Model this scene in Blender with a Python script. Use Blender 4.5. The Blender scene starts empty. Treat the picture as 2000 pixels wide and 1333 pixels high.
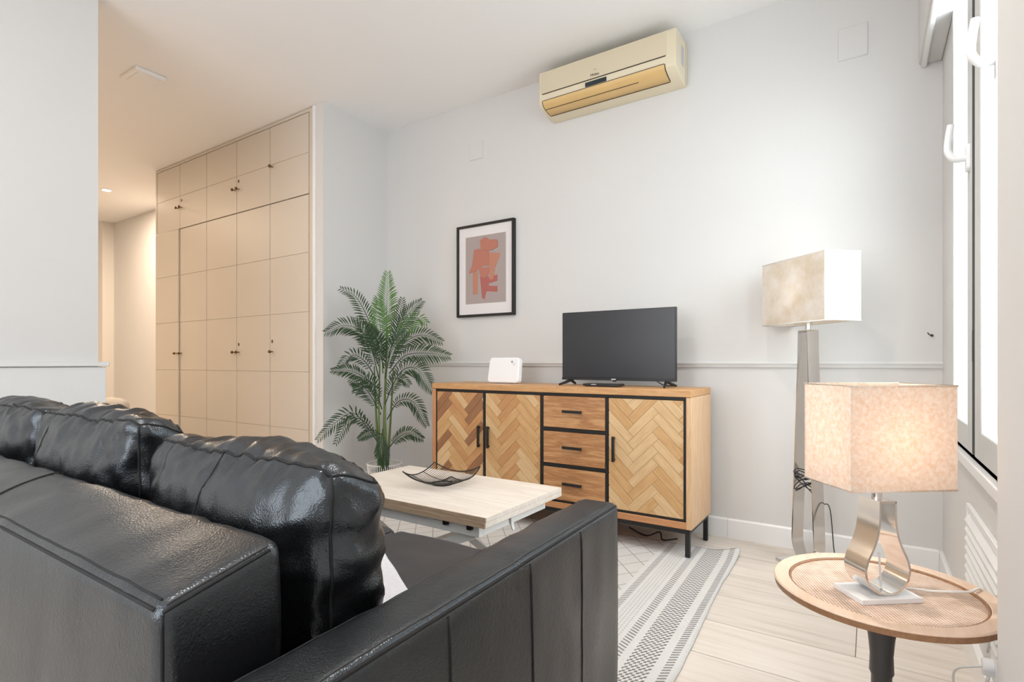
import bpy, bmesh, math, random
from mathutils import Vector, Matrix, noise
R = math.radians
rnd = random.Random(7)
scene = bpy.context.scene
C = scene.collection

# ------------------------------------------------------------------ camera, world, light
CAM_H = 0.95
cd = bpy.data.cameras.new('camera')
cam = bpy.data.objects.new('camera', cd)
C.objects.link(cam)
cam.location = (0, 0, CAM_H)
cam.rotation_euler = (R(90), 0, R(33.52))
cd.sensor_width = 36.0
cd.lens = 1056.6 / 2000 * 36
cd.shift_y = 41 / 2000
cd.clip_start = 0.02
scene.camera = cam

w = bpy.data.worlds.new('world')
scene.world = w
w.use_nodes = True
bg = w.node_tree.nodes['Background']
bg.inputs[0].default_value = (0.93, 0.96, 1.0, 1)
bg.inputs[1].default_value = 3.75
vs = scene.view_settings
vs.view_transform = 'Standard'
vs.look = 'None'
vs.exposure = 0.57
vs.gamma = 1.0
vs.use_curve_mapping = False


def lamp(name, kind, loc, energy, color, size=0.1, rot=(0, 0, 0), **kw):
    l = bpy.data.lights.new(name, kind)
    l.energy = energy
    l.color = color
    if kind == 'AREA':
        l.size = size
    else:
        l.shadow_soft_size = size
    for k, v in kw.items():
        setattr(l, k, v)
    o = bpy.data.objects.new(name, l)
    o.location = loc
    o.rotation_euler = rot
    C.objects.link(o)
    return o


# daylight coming in through the window beside the lamps
day = lamp('window_daylight', 'AREA', (1.20, 2.17, 1.95), 34, (0.95, 0.975, 1.0), 1.06, (0, R(58), 0))
day.data.shape = 'RECTANGLE'
day.data.size, day.data.size_y = 1.95, 1.06


# ------------------------------------------------------------------ materials
MATS = {}


class NT:
    def __init__(s, name):
        m = bpy.data.materials.new(name)
        m.use_nodes = True
        s.m = m
        s.t = m.node_tree
        s.b = s.t.nodes['Principled BSDF']
        s.out = s.t.nodes['Material Output']

    def n(s, typ, **kw):
        nd = s.t.nodes.new(typ)
        for k, v in kw.items():
            setattr(nd, k, v)
        return nd

    def l(s, a, b):
        s.t.links.new(a, b)

    def val(s, sock, v):
        if hasattr(v, 'is_output'):
            s.l(v, sock)
        else:
            sock.default_value = v

    def math(s, op, a, b=0.0, c=0.0):
        nd = s.n('ShaderNodeMath', operation=op)
        s.val(nd.inputs[0], a)
        s.val(nd.inputs[1], b)
        s.val(nd.inputs[2], c)
        return nd.outputs[0]

    def mix(s, fac, a, b):
        nd = s.n('ShaderNodeMix', data_type='RGBA')
        s.val(nd.inputs[0], fac)
        for i, v in ((6, a), (7, b)):
            if hasattr(v, 'is_output'):
                s.l(v, nd.inputs[i])
            else:
                nd.inputs[i].default_value = (*v, 1)
        return nd.outputs[2]

    def coord(s, scale=(1, 1, 1), rot=(0, 0, 0), which='Object'):
        tc = s.n('ShaderNodeTexCoord')
        mp = s.n('ShaderNodeMapping')
        mp.inputs['Scale'].default_value = scale
        mp.inputs['Rotation'].default_value = rot
        s.l(tc.outputs[which], mp.inputs['Vector'])
        return mp.outputs[0]

    def noise(s, vec, scale, detail=3, rough=0.5):
        nd = s.n('ShaderNodeTexNoise')
        s.l(vec, nd.inputs['Vector'])
        nd.inputs['Scale'].default_value = scale
        nd.inputs['Detail'].default_value = detail
        nd.inputs['Roughness'].default_value = rough
        return nd.outputs['Fac']

    def ramp(s, fac, stops, interp='LINEAR'):
        nd = s.n('ShaderNodeValToRGB')
        nd.color_ramp.interpolation = interp
        els = nd.color_ramp.elements
        while len(els) > 1:
            els.remove(els[-1])
        els[0].position = stops[0][0]
        els[0].color = (*stops[0][1], 1)
        for p, c in stops[1:]:
            e = els.new(p)
            e.color = (*c, 1)
        s.l(fac, nd.inputs[0])
        return nd.outputs[0]

    def bump(s, h, strength, dist=0.01):
        nd = s.n('ShaderNodeBump')
        nd.inputs['Strength'].default_value = strength
        nd.inputs['Distance'].default_value = dist
        s.l(h, nd.inputs['Height'])
        s.l(nd.outputs[0], s.b.inputs['Normal'])

    def col(s, c):
        if hasattr(c, 'is_output'):
            s.l(c, s.b.inputs['Base Color'])
        else:
            s.b.inputs['Base Color'].default_value = (*c, 1)

    def set(s, **kw):
        for k, v in kw.items():
            s.val(s.b.inputs[k.replace('_', ' ')], v)


def plain(name, col, rough=0.5, metal=0.0, var=0.04, nscale=6.0, bump=0.0, bscale=200.0, spec=0.5):
    t = NT(name)
    v = t.coord()
    f = t.noise(v, nscale)
    a = tuple(max(0, c * (1 - var)) for c in col)
    b = tuple(min(1, c * (1 + var)) for c in col)
    t.col(t.mix(f, a, b))
    t.set(Roughness=rough, Metallic=metal)
    t.b.inputs['Specular IOR Level'].default_value = spec
    if bump:
        t.bump(t.noise(v, bscale, 2), bump, 0.002)
    MATS[name] = t.m
    return t.m


def wood(name, c1, c2, axis='X', rough=0.45, fine=9.0, rings=3.0, bump=0.08):
    t = NT(name)
    sc = {'X': (1.0, 9, 9), 'Y': (9, 1.0, 9), 'Z': (9, 9, 1.0)}[axis]
    oi = t.n('ShaderNodeObjectInfo')
    tc = t.n('ShaderNodeTexCoord')
    ad = t.n('ShaderNodeVectorMath', operation='ADD')
    t.l(tc.outputs['Object'], ad.inputs[0])
    mlt = t.n('ShaderNodeVectorMath', operation='SCALE')
    t.l(oi.outputs['Location'], mlt.inputs[0])
    mlt.inputs['Scale'].default_value = 3.7
    t.l(mlt.outputs[0], ad.inputs[1])
    mp = t.n('ShaderNodeMapping')
    mp.inputs['Scale'].default_value = sc
    t.l(ad.outputs[0], mp.inputs['Vector'])
    v = mp.outputs[0]
    n1 = t.noise(v, rings, 4, 0.6)
    n2 = t.noise(v, fine * 2.2, 3, 0.6)
    wv = t.math('SINE', t.math('MULTIPLY', n1, 34.0))
    g = t.math('ADD', t.math('MULTIPLY', wv, 0.22), t.math('MULTIPLY', n2, 0.75))
    c = t.mix(g, c1, c2)
    t.col(c)
    t.set(Roughness=rough)
    t.bump(n2, bump, 0.002)
    MATS[name] = t.m
    return t.m


wall_m = plain('wall_paint', (0.685, 0.672, 0.655), 0.85, var=0.012, nscale=2, bump=0.03, bscale=120)
ceil_m = plain('ceiling_paint', (0.90, 0.885, 0.87), 0.9, var=0.01, nscale=2)
dado_m = plain('dado_paint', (0.73, 0.725, 0.715), 0.5, var=0.01)
trim_m = plain('white_trim', (0.84, 0.835, 0.825), 0.35, var=0.01)
bedw_m = plain('bedroom_paint', (0.80, 0.775, 0.735), 0.85, var=0.012, nscale=2)
tile_m = plain('skirting_tile', (0.85, 0.845, 0.84), 0.2, var=0.012)
cream_m = plain('wardrobe_paint', (0.61, 0.55, 0.475), 0.38, var=0.02, nscale=3)
creamgap_m = plain('wardrobe_gap', (0.20, 0.13, 0.08), 0.8)
brass_m = plain('dark_brass', (0.16, 0.10, 0.05), 0.35, 0.9)
black_m = plain('black_metal', (0.018, 0.017, 0.017), 0.45, 0.3)
blackp_m = plain('black_plastic', (0.012, 0.012, 0.013), 0.35)
cable_m = plain('black_cable', (0.015, 0.015, 0.015), 0.5)
wcable_m = plain('white_cable', (0.80, 0.78, 0.74), 0.45)
whitep_m = plain('white_plastic', (0.86, 0.86, 0.87), 0.3, var=0.01)
grayp_m = plain('grey_plastic', (0.30, 0.30, 0.32), 0.4)
acbody_m = plain('yellowed_plastic', (0.74, 0.655, 0.48), 0.42, var=0.02, nscale=2)
acpanel_m = plain('yellowed_panel', (0.675, 0.585, 0.42), 0.4, var=0.02, nscale=2)
aclouver_m = plain('amber_plastic', (0.70, 0.47, 0.20), 0.42, var=0.05, nscale=4)
slot_m = plain('dark_slot', (0.05, 0.035, 0.02), 0.8)
lcd_m = plain('dark_display', (0.02, 0.03, 0.035), 0.15)
sticker_m = plain('grey_sticker', (0.52, 0.51, 0.56), 0.6, var=0.12, nscale=60)
steel_m = plain('brushed_steel', (0.78, 0.76, 0.74), 0.15, 1.0, var=0.05, nscale=30)
steel2_m = plain('pale_steel', (0.78, 0.77, 0.76), 0.3, 1.0, var=0.03)
white_metal_m = plain('white_metal', (0.82, 0.82, 0.81), 0.35)
grey_metal_m = plain('grey_metal', (0.34, 0.33, 0.32), 0.4, 0.4)
stone_m = plain('pale_stone', (0.80, 0.79, 0.79), 0.25, var=0.05, nscale=25)
seam_m = plain('dark_thread', (0.006, 0.006, 0.007), 0.7)
dimthread_m = plain('stitch_thread', (0.05, 0.05, 0.052), 0.6)
alu_m = plain('window_frame_paint', (0.60, 0.605, 0.59), 0.4, var=0.01)
gasket_m = plain('dark_gasket', (0.025, 0.028, 0.03), 0.7)
slip_m = plain('cream_slipcover', (0.72, 0.66, 0.58), 0.9, bump=0.2, bscale=90)
throw_m = plain('pale_throw', (0.66, 0.65, 0.68), 0.95, var=0.10, nscale=70, bump=0.6, bscale=160)
leg_m = plain('dark_leg_paint', (0.05, 0.046, 0.045), 0.4)
soil_m = plain('potting_soil', (0.05, 0.035, 0.025), 0.95, var=0.4, nscale=60)
wire_m = plain('white_wire', (0.82, 0.80, 0.79), 0.5)
pot_m = plain('pale_grey_pot', (0.50, 0.48, 0.46), 0.7)
stemg_m = plain('palm_cane', (0.13, 0.19, 0.055), 0.5, var=0.3, nscale=14)

oak_top = wood('oak_top', (0.50, 0.255, 0.10), (0.66, 0.39, 0.185), 'X')
oak_frame = wood('oak_frame', (0.46, 0.205, 0.085), (0.62, 0.31, 0.14), 'X')
oak_post = wood('oak_post', (0.46, 0.205, 0.085), (0.62, 0.31, 0.14), 'Z')
oak_lit = wood('oak_lit', (0.60, 0.37, 0.20), (0.74, 0.51, 0.31), 'Z')  # paler oak: light on the sideboard's right end put into the colour
oak_drawer = wood('oak_drawer', (0.33, 0.14, 0.05), (0.70, 0.40, 0.19), 'X', rings=1.6)
slat_mats = [wood('slat_pale', (0.60, 0.385, 0.19), (0.74, 0.53, 0.30), 'X'),
             wood('slat_honey', (0.53, 0.30, 0.125), (0.67, 0.42, 0.20), 'X'),
             wood('slat_amber', (0.47, 0.23, 0.09), (0.60, 0.34, 0.145), 'X'),
             wood('slat_brown', (0.26, 0.115, 0.05), (0.36, 0.175, 0.085), 'X')]
table_wood = wood('bleached_oak', (0.66, 0.58, 0.50), (0.80, 0.745, 0.68), 'X', rings=1.3)
table_edge = wood('bleached_oak_edge', (0.36, 0.26, 0.175), (0.50, 0.385, 0.275), 'X')
ring_wood = wood('pale_beech_ring', (0.66, 0.47, 0.34), (0.77, 0.60, 0.47), 'Y', rings=1.0, bump=0.03)
ring_edge = wood('beech_edge', (0.25, 0.125, 0.06), (0.38, 0.20, 0.10), 'Y')


def floor_mat():
    t = NT('wood_look_tile')
    tc = t.n('ShaderNodeTexCoord')
    oi = t.n('ShaderNodeObjectInfo')
    ad = t.n('ShaderNodeVectorMath', operation='ADD')
    sc = t.n('ShaderNodeVectorMath', operation='SCALE')
    t.l(oi.outputs['Location'], sc.inputs[0])
    sc.inputs['Scale'].default_value = 5.3
    t.l(tc.outputs['Object'], ad.inputs[0])
    t.l(sc.outputs[0], ad.inputs[1])
    mp = t.n('ShaderNodeMapping')
    mp.inputs['Scale'].default_value = (1, 14, 1)
    t.l(ad.outputs[0], mp.inputs['Vector'])
    n = t.noise(mp.outputs[0], 2.2, 5, 0.6)
    c = t.ramp(n, [(0.28, (0.58, 0.50, 0.43)), (0.5, (0.70, 0.63, 0.56)), (0.75, (0.76, 0.70, 0.635))])
    hv = t.n('ShaderNodeHueSaturation')
    t.l(c, hv.inputs['Color'])
    t.l(t.math('ADD', t.math('MULTIPLY', oi.outputs['Random'], 0.14), 0.93), hv.inputs['Value'])
    t.col(hv.outputs[0])
    t.set(Roughness=0.33)
    t.bump(n, 0.05, 0.002)
    return t.m


plank_m = floor_mat()
grout_m = plain('grout', (0.64, 0.57, 0.50), 0.9)


def leather_mat():
    t = NT('black_leather')
    v = t.coord()
    vo = t.n('ShaderNodeTexVoronoi')
    vo.feature = 'F1'
    vo.inputs['Scale'].default_value = 330
    t.l(v, vo.inputs['Vector'])
    n = t.noise(v, 7, 4)
    g = t.noise(v, 90, 3)
    t.col(t.mix(n, (0.005, 0.0055, 0.007), (0.012, 0.012, 0.014)))
    t.set(Roughness=t.math('ADD', t.math('MULTIPLY', n, 0.16), 0.22))
    t.b.inputs['Specular IOR Level'].default_value = 0.85
    t.b.inputs['Specular Tint'].default_value = (0.84, 0.93, 1.0, 1)
    h = t.math('ADD', t.math('MULTIPLY', vo.outputs['Distance'], 0.6), t.math('MULTIPLY', g, 0.8))
    t.bump(h, 0.30, 0.0022)
    return t.m


leather = leather_mat()


def seat_mat():
    t = NT('charcoal_seat_leather')
    v = t.coord()
    n = t.noise(v, 9, 4)
    g = t.noise(v, 420, 2)
    t.col(t.mix(n, (0.030, 0.028, 0.030), (0.048, 0.045, 0.048)))
    t.set(Roughness=0.52)
    t.bump(g, 0.35, 0.002)
    return t.m


seat_l = seat_mat()


def shade_mat(name, c1, c2, scale, transl):
    t = NT(name)
    v = t.coord()
    n = t.noise(v, scale, 5, 0.65)
    c = t.ramp(n, [(0.33, c1), (0.62, c2)])
    t.col(c)
    t.set(Roughness=0.9)
    tr = t.n('ShaderNodeBsdfTranslucent')
    t.l(c, tr.inputs[0])
    mx = t.n('ShaderNodeMixShader')
    mx.inputs[0].default_value = transl
    t.l(t.b.outputs[0], mx.inputs[1])
    t.l(tr.outputs[0], mx.inputs[2])
    t.l(mx.outputs[0], t.out.inputs['Surface'])
    return t.m


shade_warm = shade_mat('parchment_shade', (0.85, 0.70, 0.57), (0.94, 0.88, 0.82), 110, 0.5)
shade_pale = shade_mat('linen_shade', (0.80, 0.72, 0.60), (0.90, 0.87, 0.83), 12, 0.4)


def glass_mat():
    t = NT('window_glass')
    gl = t.n('ShaderNodeBsdfGlossy')
    gl.inputs['Roughness'].default_value = 0.02
    tp = t.n('ShaderNodeBsdfTransparent')
    tp.inputs[0].default_value = (0.93, 0.97, 0.98, 1)
    fr = t.n('ShaderNodeFresnel')
    geo = t.n('ShaderNodeNewGeometry')
    t.l(t.math('SUBTRACT', 1.45, t.math('MULTIPLY', geo.outputs['Backfacing'], 1.45 - 1 / 1.45)), fr.inputs[0])
    mx = t.n('ShaderNodeMixShader')
    t.l(fr.outputs[0], mx.inputs[0])
    t.l(tp.outputs[0], mx.inputs[1])
    t.l(gl.outputs[0], mx.inputs[2])
    t.l(mx.outputs[0], t.out.inputs['Surface'])
    return t.m


glass_m = glass_mat()


def emis(name, col, s):
    t = NT(name)
    t.col(col)
    t.b.inputs['Emission Color'].default_value = (*col, 1)
    t.b.inputs['Emission Strength'].default_value = s
    return t.m


bulb_m = emis('warm_bulb', (1.0, 0.80, 0.55), 2)
spot_m = emis('downlight_lens', (1.0, 0.93, 0.82), 14)


def screen_mat():
    t = NT('tv_screen')
    v = t.coord()
    t.col(t.mix(t.noise(v, 5, 4), (0.016, 0.016, 0.019), (0.026, 0.026, 0.029)))
    t.set(Roughness=0.3)
    t.b.inputs['Specular IOR Level'].default_value = 0.5
    return t.m


screen_m = screen_mat()


def rattan_mat():
    t = NT('woven_cane')
    v = t.coord((1, 1, 1), (0, 0, R(20)))
    sx = t.n('ShaderNodeSeparateXYZ')
    t.l(v, sx.inputs[0])
    k = 2 * math.pi / 0.0095
    a = t.math('SINE', t.math('MULTIPLY', sx.outputs[0], k))
    b = t.math('SINE', t.math('MULTIPLY', sx.outputs[1], k))
    p = t.math('MULTIPLY', a, b)
    n = t.noise(v, 30, 3)
    f = t.math('ADD', t.math('MULTIPLY', p, 0.7), n)
    t.col(t.ramp(f, [(0.2, (0.42, 0.25, 0.17)), (0.45, (0.66, 0.47, 0.36)), (0.75, (0.80, 0.66, 0.55))]))
    t.set(Roughness=0.55)
    t.bump(p, 0.5, 0.002)
    return t.m


rattan_m = rattan_mat()


def leaf_mat():
    t = NT('palm_leaf')
    oi = t.n('ShaderNodeObjectInfo')
    v = t.coord()
    n = t.noise(v, 9, 3)
    c = t.mix(n, (0.007, 0.024, 0.011), (0.024, 0.066, 0.020))
    t.col(c)
    t.set(Roughness=0.42)
    tr = t.n('ShaderNodeBsdfTranslucent')
    tr.inputs[0].default_value = (0.10, 0.22, 0.04, 1)
    mx = t.n('ShaderNodeMixShader')
    mx.inputs[0].default_value = 0.15
    t.l(t.b.outputs[0], mx.inputs[1])
    t.l(tr.outputs[0], mx.inputs[2])
    t.l(mx.outputs[0], t.out.inputs['Surface'])
    return t.m


def leaf2_mat():
    t = NT('young_palm_leaf')
    v = t.coord()
    n = t.noise(v, 9, 3)
    t.col(t.mix(n, (0.045, 0.13, 0.028), (0.115, 0.235, 0.055)))
    t.set(Roughness=0.42)
    tr = t.n('ShaderNodeBsdfTranslucent')
    tr.inputs[0].default_value = (0.22, 0.40, 0.08, 1)
    mx = t.n('ShaderNodeMixShader')
    mx.inputs[0].default_value = 0.18
    t.l(t.b.outputs[0], mx.inputs[1])
    t.l(tr.outputs[0], mx.inputs[2])
    t.l(mx.outputs[0], t.out.inputs['Surface'])
    return t.m


leaf_m, leaf2_m = leaf_mat(), leaf2_mat()


def rug_mat():
    """flat-woven rug: stripes run along local y, local x=0 is the striped end, x grows to the middle"""
    t = NT('woven_rug')
    tc = t.n('ShaderNodeTexCoord')
    sx = t.n('ShaderNodeSeparateXYZ')
    t.l(tc.outputs['Object'], sx.inputs[0])
    x = t.math('MULTIPLY', sx.outputs[0], -1.0)
    y = sx.outputs[1]
    ivory, grey, dark = (0.66, 0.64, 0.62), (0.40, 0.385, 0.375), (0.10, 0.095, 0.09)
    nz = t.noise(t.coord((1, 1, 1)), 300, 2)

    def band(a, b):
        return t.math('MULTIPLY', t.math('GREATER_THAN', x, a), t.math('LESS_THAN', x, b))

    def dashes(px, slant, duty):
        yy = t.math('ADD', y, t.math('MULTIPLY', x, slant))
        return t.math('LESS_THAN', t.math('FRACT', t.math('DIVIDE', yy, px)), duty)
    # mottled weave: short staggered dashes
    row = t.math('FLOOR', t.math('DIVIDE', x, 0.0085))
    st = t.math('MULTIPLY', t.math('FRACT', t.math('MULTIPLY', row, 0.37)), 0.03)
    mott = t.math('LESS_THAN', t.math('FRACT', t.math('DIVIDE', t.math('ADD', t.math('ADD', y, t.math('MULTIPLY', x, 0.7)), st), 0.024)), 0.42)
    chk = t.math('MULTIPLY', t.math('LESS_THAN', t.math('FRACT', t.math('DIVIDE', x, 0.014)), 0.5),
                 t.math('LESS_THAN', t.math('FRACT', t.math('DIVIDE', y, 0.017)), 0.5))
    # diamond lattice of thin lines in the field
    d1 = t.math('LESS_THAN', t.math('FRACT', t.math('DIVIDE', t.math('ADD', x, t.math('MULTIPLY', y, 0.8)), 0.125)), 0.05)
    d2 = t.math('LESS_THAN', t.math('FRACT', t.math('DIVIDE', t.math('SUBTRACT', x, t.math('MULTIPLY', y, 0.8)), 0.125)), 0.05)
    fine = t.math('LESS_THAN', t.math('FRACT', t.math('DIVIDE', t.math('ADD', x, y), 0.011)), 0.35)
    dia = t.math('MAXIMUM', d1, d2)
    f = t.math('MULTIPLY', band(0.016, 0.040), t.math('MULTIPLY', dashes(0.017, 0.6, 0.5), 0.8))
    f = t.math('ADD', f, t.math('MULTIPLY', band(0.068, 0.150), t.math('MULTIPLY', mott, 0.9)))
    f = t.math('ADD', f, t.math('MULTIPLY', band(0.176, 0.206), t.math('MULTIPLY', dashes(0.019, -0.5, 0.48), 0.75)))
    f = t.math('ADD', f, t.math('MULTIPLY', band(0.222, 0.285), t.math('MULTIPLY', chk, 0.38)))
    f = t.math('ADD', f, t.math('MULTIPLY', band(0.300, 0.328), t.math('MULTIPLY', dashes(0.019, 0.5, 0.48), 0.75)))
    field = t.math('GREATER_THAN', x, 0.35)
    f = t.math('ADD', f, t.math('MULTIPLY', field, t.math('ADD', t.math('MULTIPLY', dia, 0.55), t.math('MULTIPLY', fine, 0.22))))
    f = t.math('MINIMUM', t.math('MULTIPLY', f, t.math('ADD', t.math('MULTIPLY', nz, 0.9), 0.5)), 1.0)
    c = t.mix(f, ivory, dark)
    t.col(c)
    t.set(Roughness=0.95)
    wv = t.math('MULTIPLY', t.math('SINE', t.math('MULTIPLY', x, 900.0)), t.math('SINE', t.math('MULTIPLY', y, 700.0)))
    t.bump(t.math('ADD', t.math('MULTIPLY', wv, 0.5), nz), 0.5, 0.003)
    return t.m


rug_m = rug_mat()


# ------------------------------------------------------------------ mesh helpers
ORG = {}


class MB:
    def __init__(s):
        s.v, s.f = [], []

    def add(s, v, f):
        o = len(s.v)
        s.v += [tuple(p) for p in v]
        s.f += [tuple(i + o for i in q) for q in f]
        return s

    def box(s, x0, x1, y0, y1, z0, z1):
        v = [(x, y, z) for z in (z0, z1) for y in (y0, y1) for x in (x0, x1)]
        return s.add(v, [(0, 2, 3, 1), (4, 5, 7, 6), (0, 1, 5, 4), (2, 6, 7, 3), (0, 4, 6, 2), (1, 3, 7, 5)])

    def obox(s, c, ax, half):
        """oriented box: centre, three axes, half sizes"""
        c = Vector(c)
        v = []
        for k in (-1, 1):
            for j in (-1, 1):
                for i in (-1, 1):
                    v.append(c + ax[0] * (i * half[0]) + ax[1] * (j * half[1]) + ax[2] * (k * half[2]))
        return s.add(v, [(0, 2, 3, 1), (4, 5, 7, 6), (0, 1, 5, 4), (2, 6, 7, 3), (0, 4, 6, 2), (1, 3, 7, 5)])

    def prism(s, poly, fn, a0, a1):
        """poly of 2d points, fn(p, a) -> 3d"""
        n = len(poly)
        v = [fn(p, a0) for p in poly] + [fn(p, a1) for p in poly]
        f = [tuple(range(n))[::-1], tuple(range(n, 2 * n))]
        f += [(i, (i + 1) % n, (i + 1) % n + n, i + n) for i in range(n)]
        return s.add(v, f)

    def tube(s, path, r, n=8, closed=False, radii=None):
        P = [Vector(p) for p in path]
        m = len(P)
        v, f = [], []
        up = Vector((0, 0, 1))
        prev = None
        for i, p in enumerate(P):
            if closed:
                t = P[(i + 1) % m] - P[i - 1]
            else:
                t = P[min(i + 1, m - 1)] - P[max(i - 1, 0)]
            if t.length < 1e-9:
                t = Vector((0, 0, 1))
            t.normalize()
            if prev is None:
                a = t.cross(up)
                if a.length < 1e-3:
                    a = t.cross(Vector((1, 0, 0)))
            else:
                a = prev - t * prev.dot(t)
            a.normalize()
            prev = a
            b = t.cross(a)
            rr = radii[i] if radii else r
            for k in range(n):
                q = 2 * math.pi * k / n
                v.append(p + (a * math.cos(q) + b * math.sin(q)) * rr)
        for i in range(m if closed else m - 1):
            j = (i + 1) % m
            for k in range(n):
                k2 = (k + 1) % n
                f.append((i * n + k, i * n + k2, j * n + k2, j * n + k))
        if not closed:
            f.append(tuple(range(n))[::-1])
            f.append(tuple((m - 1) * n + k for k in range(n)))
        return s.add(v, f)

    def lathe(s, cx, cy, prof, n=32, cap=True):
        v, f = [], []
        for r, z in prof:
            for k in range(n):
                q = 2 * math.pi * k / n
                v.append((cx + r * math.cos(q), cy + r * math.sin(q), z))
        for i in range(len(prof) - 1):
            for k in range(n):
                k2 = (k + 1) % n
                f.append((i * n + k, i * n + k2, (i + 1) * n + k2, (i + 1) * n + k))
        if cap:
            f.append(tuple(range(n))[::-1])
            f.append(tuple((len(prof) - 1) * n + k for k in range(n)))
        return s.add(v, f)

    def build(s, name, m, parent=None, bevel=0.0, seg=2, smooth=True, angle=35, weld=False):
        org = ORG.get(parent.name, Vector((0, 0, 0))) if parent else Vector((0, 0, 0))
        me = bpy.data.meshes.new(name)
        me.from_pydata([(a - org.x, b - org.y, c - org.z) for a, b, c in s.v], [], s.f)
        bm = bmesh.new()
        bm.from_mesh(me)
        if weld:
            bmesh.ops.remove_doubles(bm, verts=bm.verts, dist=2e-5)
        bmesh.ops.recalc_face_normals(bm, faces=bm.faces)
        bm.to_mesh(me)
        bm.free()
        me.materials.append(m)
        if smooth:
            me.polygons.foreach_set('use_smooth', [True] * len(me.polygons))
            if angle < 180:
                me.set_sharp_from_angle(angle=R(angle))
        o = bpy.data.objects.new(name, me)
        C.objects.link(o)
        if parent:
            o.parent = parent
        ORG[o.name] = org
        if bevel:
            bv = o.modifiers.new('bevel', 'BEVEL')
            bv.width = bevel
            bv.segments = seg
            bv.limit_method = 'ANGLE'
            bv.angle_limit = R(40)
        return o


def tag(o, label, cat, group=None):
    o['label'] = label
    o['category'] = cat
    if group:
        o['group'] = group
    return o


def thing(name, label, cat, loc, group=None):
    o = bpy.data.objects.new(name, None)
    C.objects.link(o)
    o.location = loc
    o.empty_display_size = 0.1
    ORG[o.name] = Vector(loc)
    return tag(o, label, cat, group)


def struct(o):
    o['kind'] = 'structure'
    return o


def text_mesh(txt, size, m, parent, name, origin, xdir, ydir, depth=0.0006, align='CENTER', label=None):
    cu = bpy.data.curves.new(name, 'FONT')
    cu.body = txt
    cu.size = size
    cu.extrude = depth
    cu.align_x = align
    cu.align_y = 'CENTER'
    tmp = bpy.data.objects.new(name + '_tmp', cu)
    C.objects.link(tmp)
    bpy.context.view_layer.update()
    me = bpy.data.meshes.new_from_object(tmp.evaluated_get(bpy.context.evaluated_depsgraph_get()))
    bpy.data.objects.remove(tmp)
    x, y = Vector(xdir).normalized(), Vector(ydir).normalized()
    z = x.cross(y)
    org = ORG[parent.name]
    o0 = Vector(origin)
    for v in me.vertices:
        c = v.co.copy()
        v.co = o0 + x * c.x + y * c.y + z * c.z - org
    me.materials.clear()
    me.materials.append(m)
    o = bpy.data.objects.new(name, me)
    C.objects.link(o)
    o.parent = parent
    ORG[o.name] = org
    if label:
        o['label'] = label
    return o


def arc(cx, cy, r, a0, a1, n):
    return [(cx + r * math.cos(R(a0 + (a1 - a0) * i / n)), cy + r * math.sin(R(a0 + (a1 - a0) * i / n))) for i in range(n + 1)]


def rrect(x0, x1, y0, y1, r, n=5):
    return (arc(x1 - r, y1 - r, r, 0, 90, n) + arc(x0 + r, y1 - r, r, 90, 180, n)
            + arc(x0 + r, y0 + r, r, 180, 270, n) + arc(x1 - r, y0 + r, r, 270, 360, n))


def bez(pts, n=16):
    """Catmull-Rom through points"""
    P = [Vector(p) for p in pts]
    P = [2 * P[0] - P[1]] + P + [2 * P[-1] - P[-2]]
    out = []
    for i in range(1, len(P) - 2):
        for k in range(n):
            t = k / n
            a, b, c, d = P[i - 1:i + 3]
            out.append(0.5 * ((2 * b) + (c - a) * t + (2 * a - 5 * b + 4 * c - d) * t * t + (3 * b - a - 3 * c + d) * t ** 3))
    out.append(P[-2])
    return out


# ------------------------------------------------------------------ the room
YB, XW, ZC = 3.09, 0.27, 2.808      # back wall, window wall, ceiling
XP = -3.255                          # partition / wardrobe side wall plane


def wallbox(name, x0, x1, y0, y1, z0, z1, m=wall_m):
    return struct(MB().box(x0, x1, y0, y1, z0, z1).build(name, m, smooth=False))


floor = struct(MB().box(-9.6, 0.6, -2.2, 3.3, -0.12, -0.010).build('floor', grout_m, smooth=False))
PW, PL = 0.25, 1.2
plank_mesh = {}
y = 3.06 + PW
row = 0
while y > -2.1:
    y0, y1 = y - PW, min(y, YB)
    x = 0.27 - [0.78, 0.12, 0.54, 0.96, 0.31][row % 5]
    edges = [XW]
    while x > -9.4:
        edges.append(x)
        x -= PL
    edges.append(-9.5)
    for a, b in zip(edges[1:], edges[:-1]):
        if b - a < 0.02:
            continue
        key = (round(b - a, 3), round(y1 - y0, 3))
        if key not in plank_mesh:
            g = 0.0015
            hx, hy = (b - a) / 2 - g, (y1 - y0) / 2 - g
            o = MB().box(-hx, hx, -hy, hy, -0.010, 0.0).build('plank', plank_m, smooth=False)
            plank_mesh[key] = o.data
        else:
            o = bpy.data.objects.new('plank', plank_mesh[key])
            C.objects.link(o)
        o.location = ((a + b) / 2, (y0 + y1) / 2, 0)
        o.parent = floor
    y -= PW
    row += 1

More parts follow.
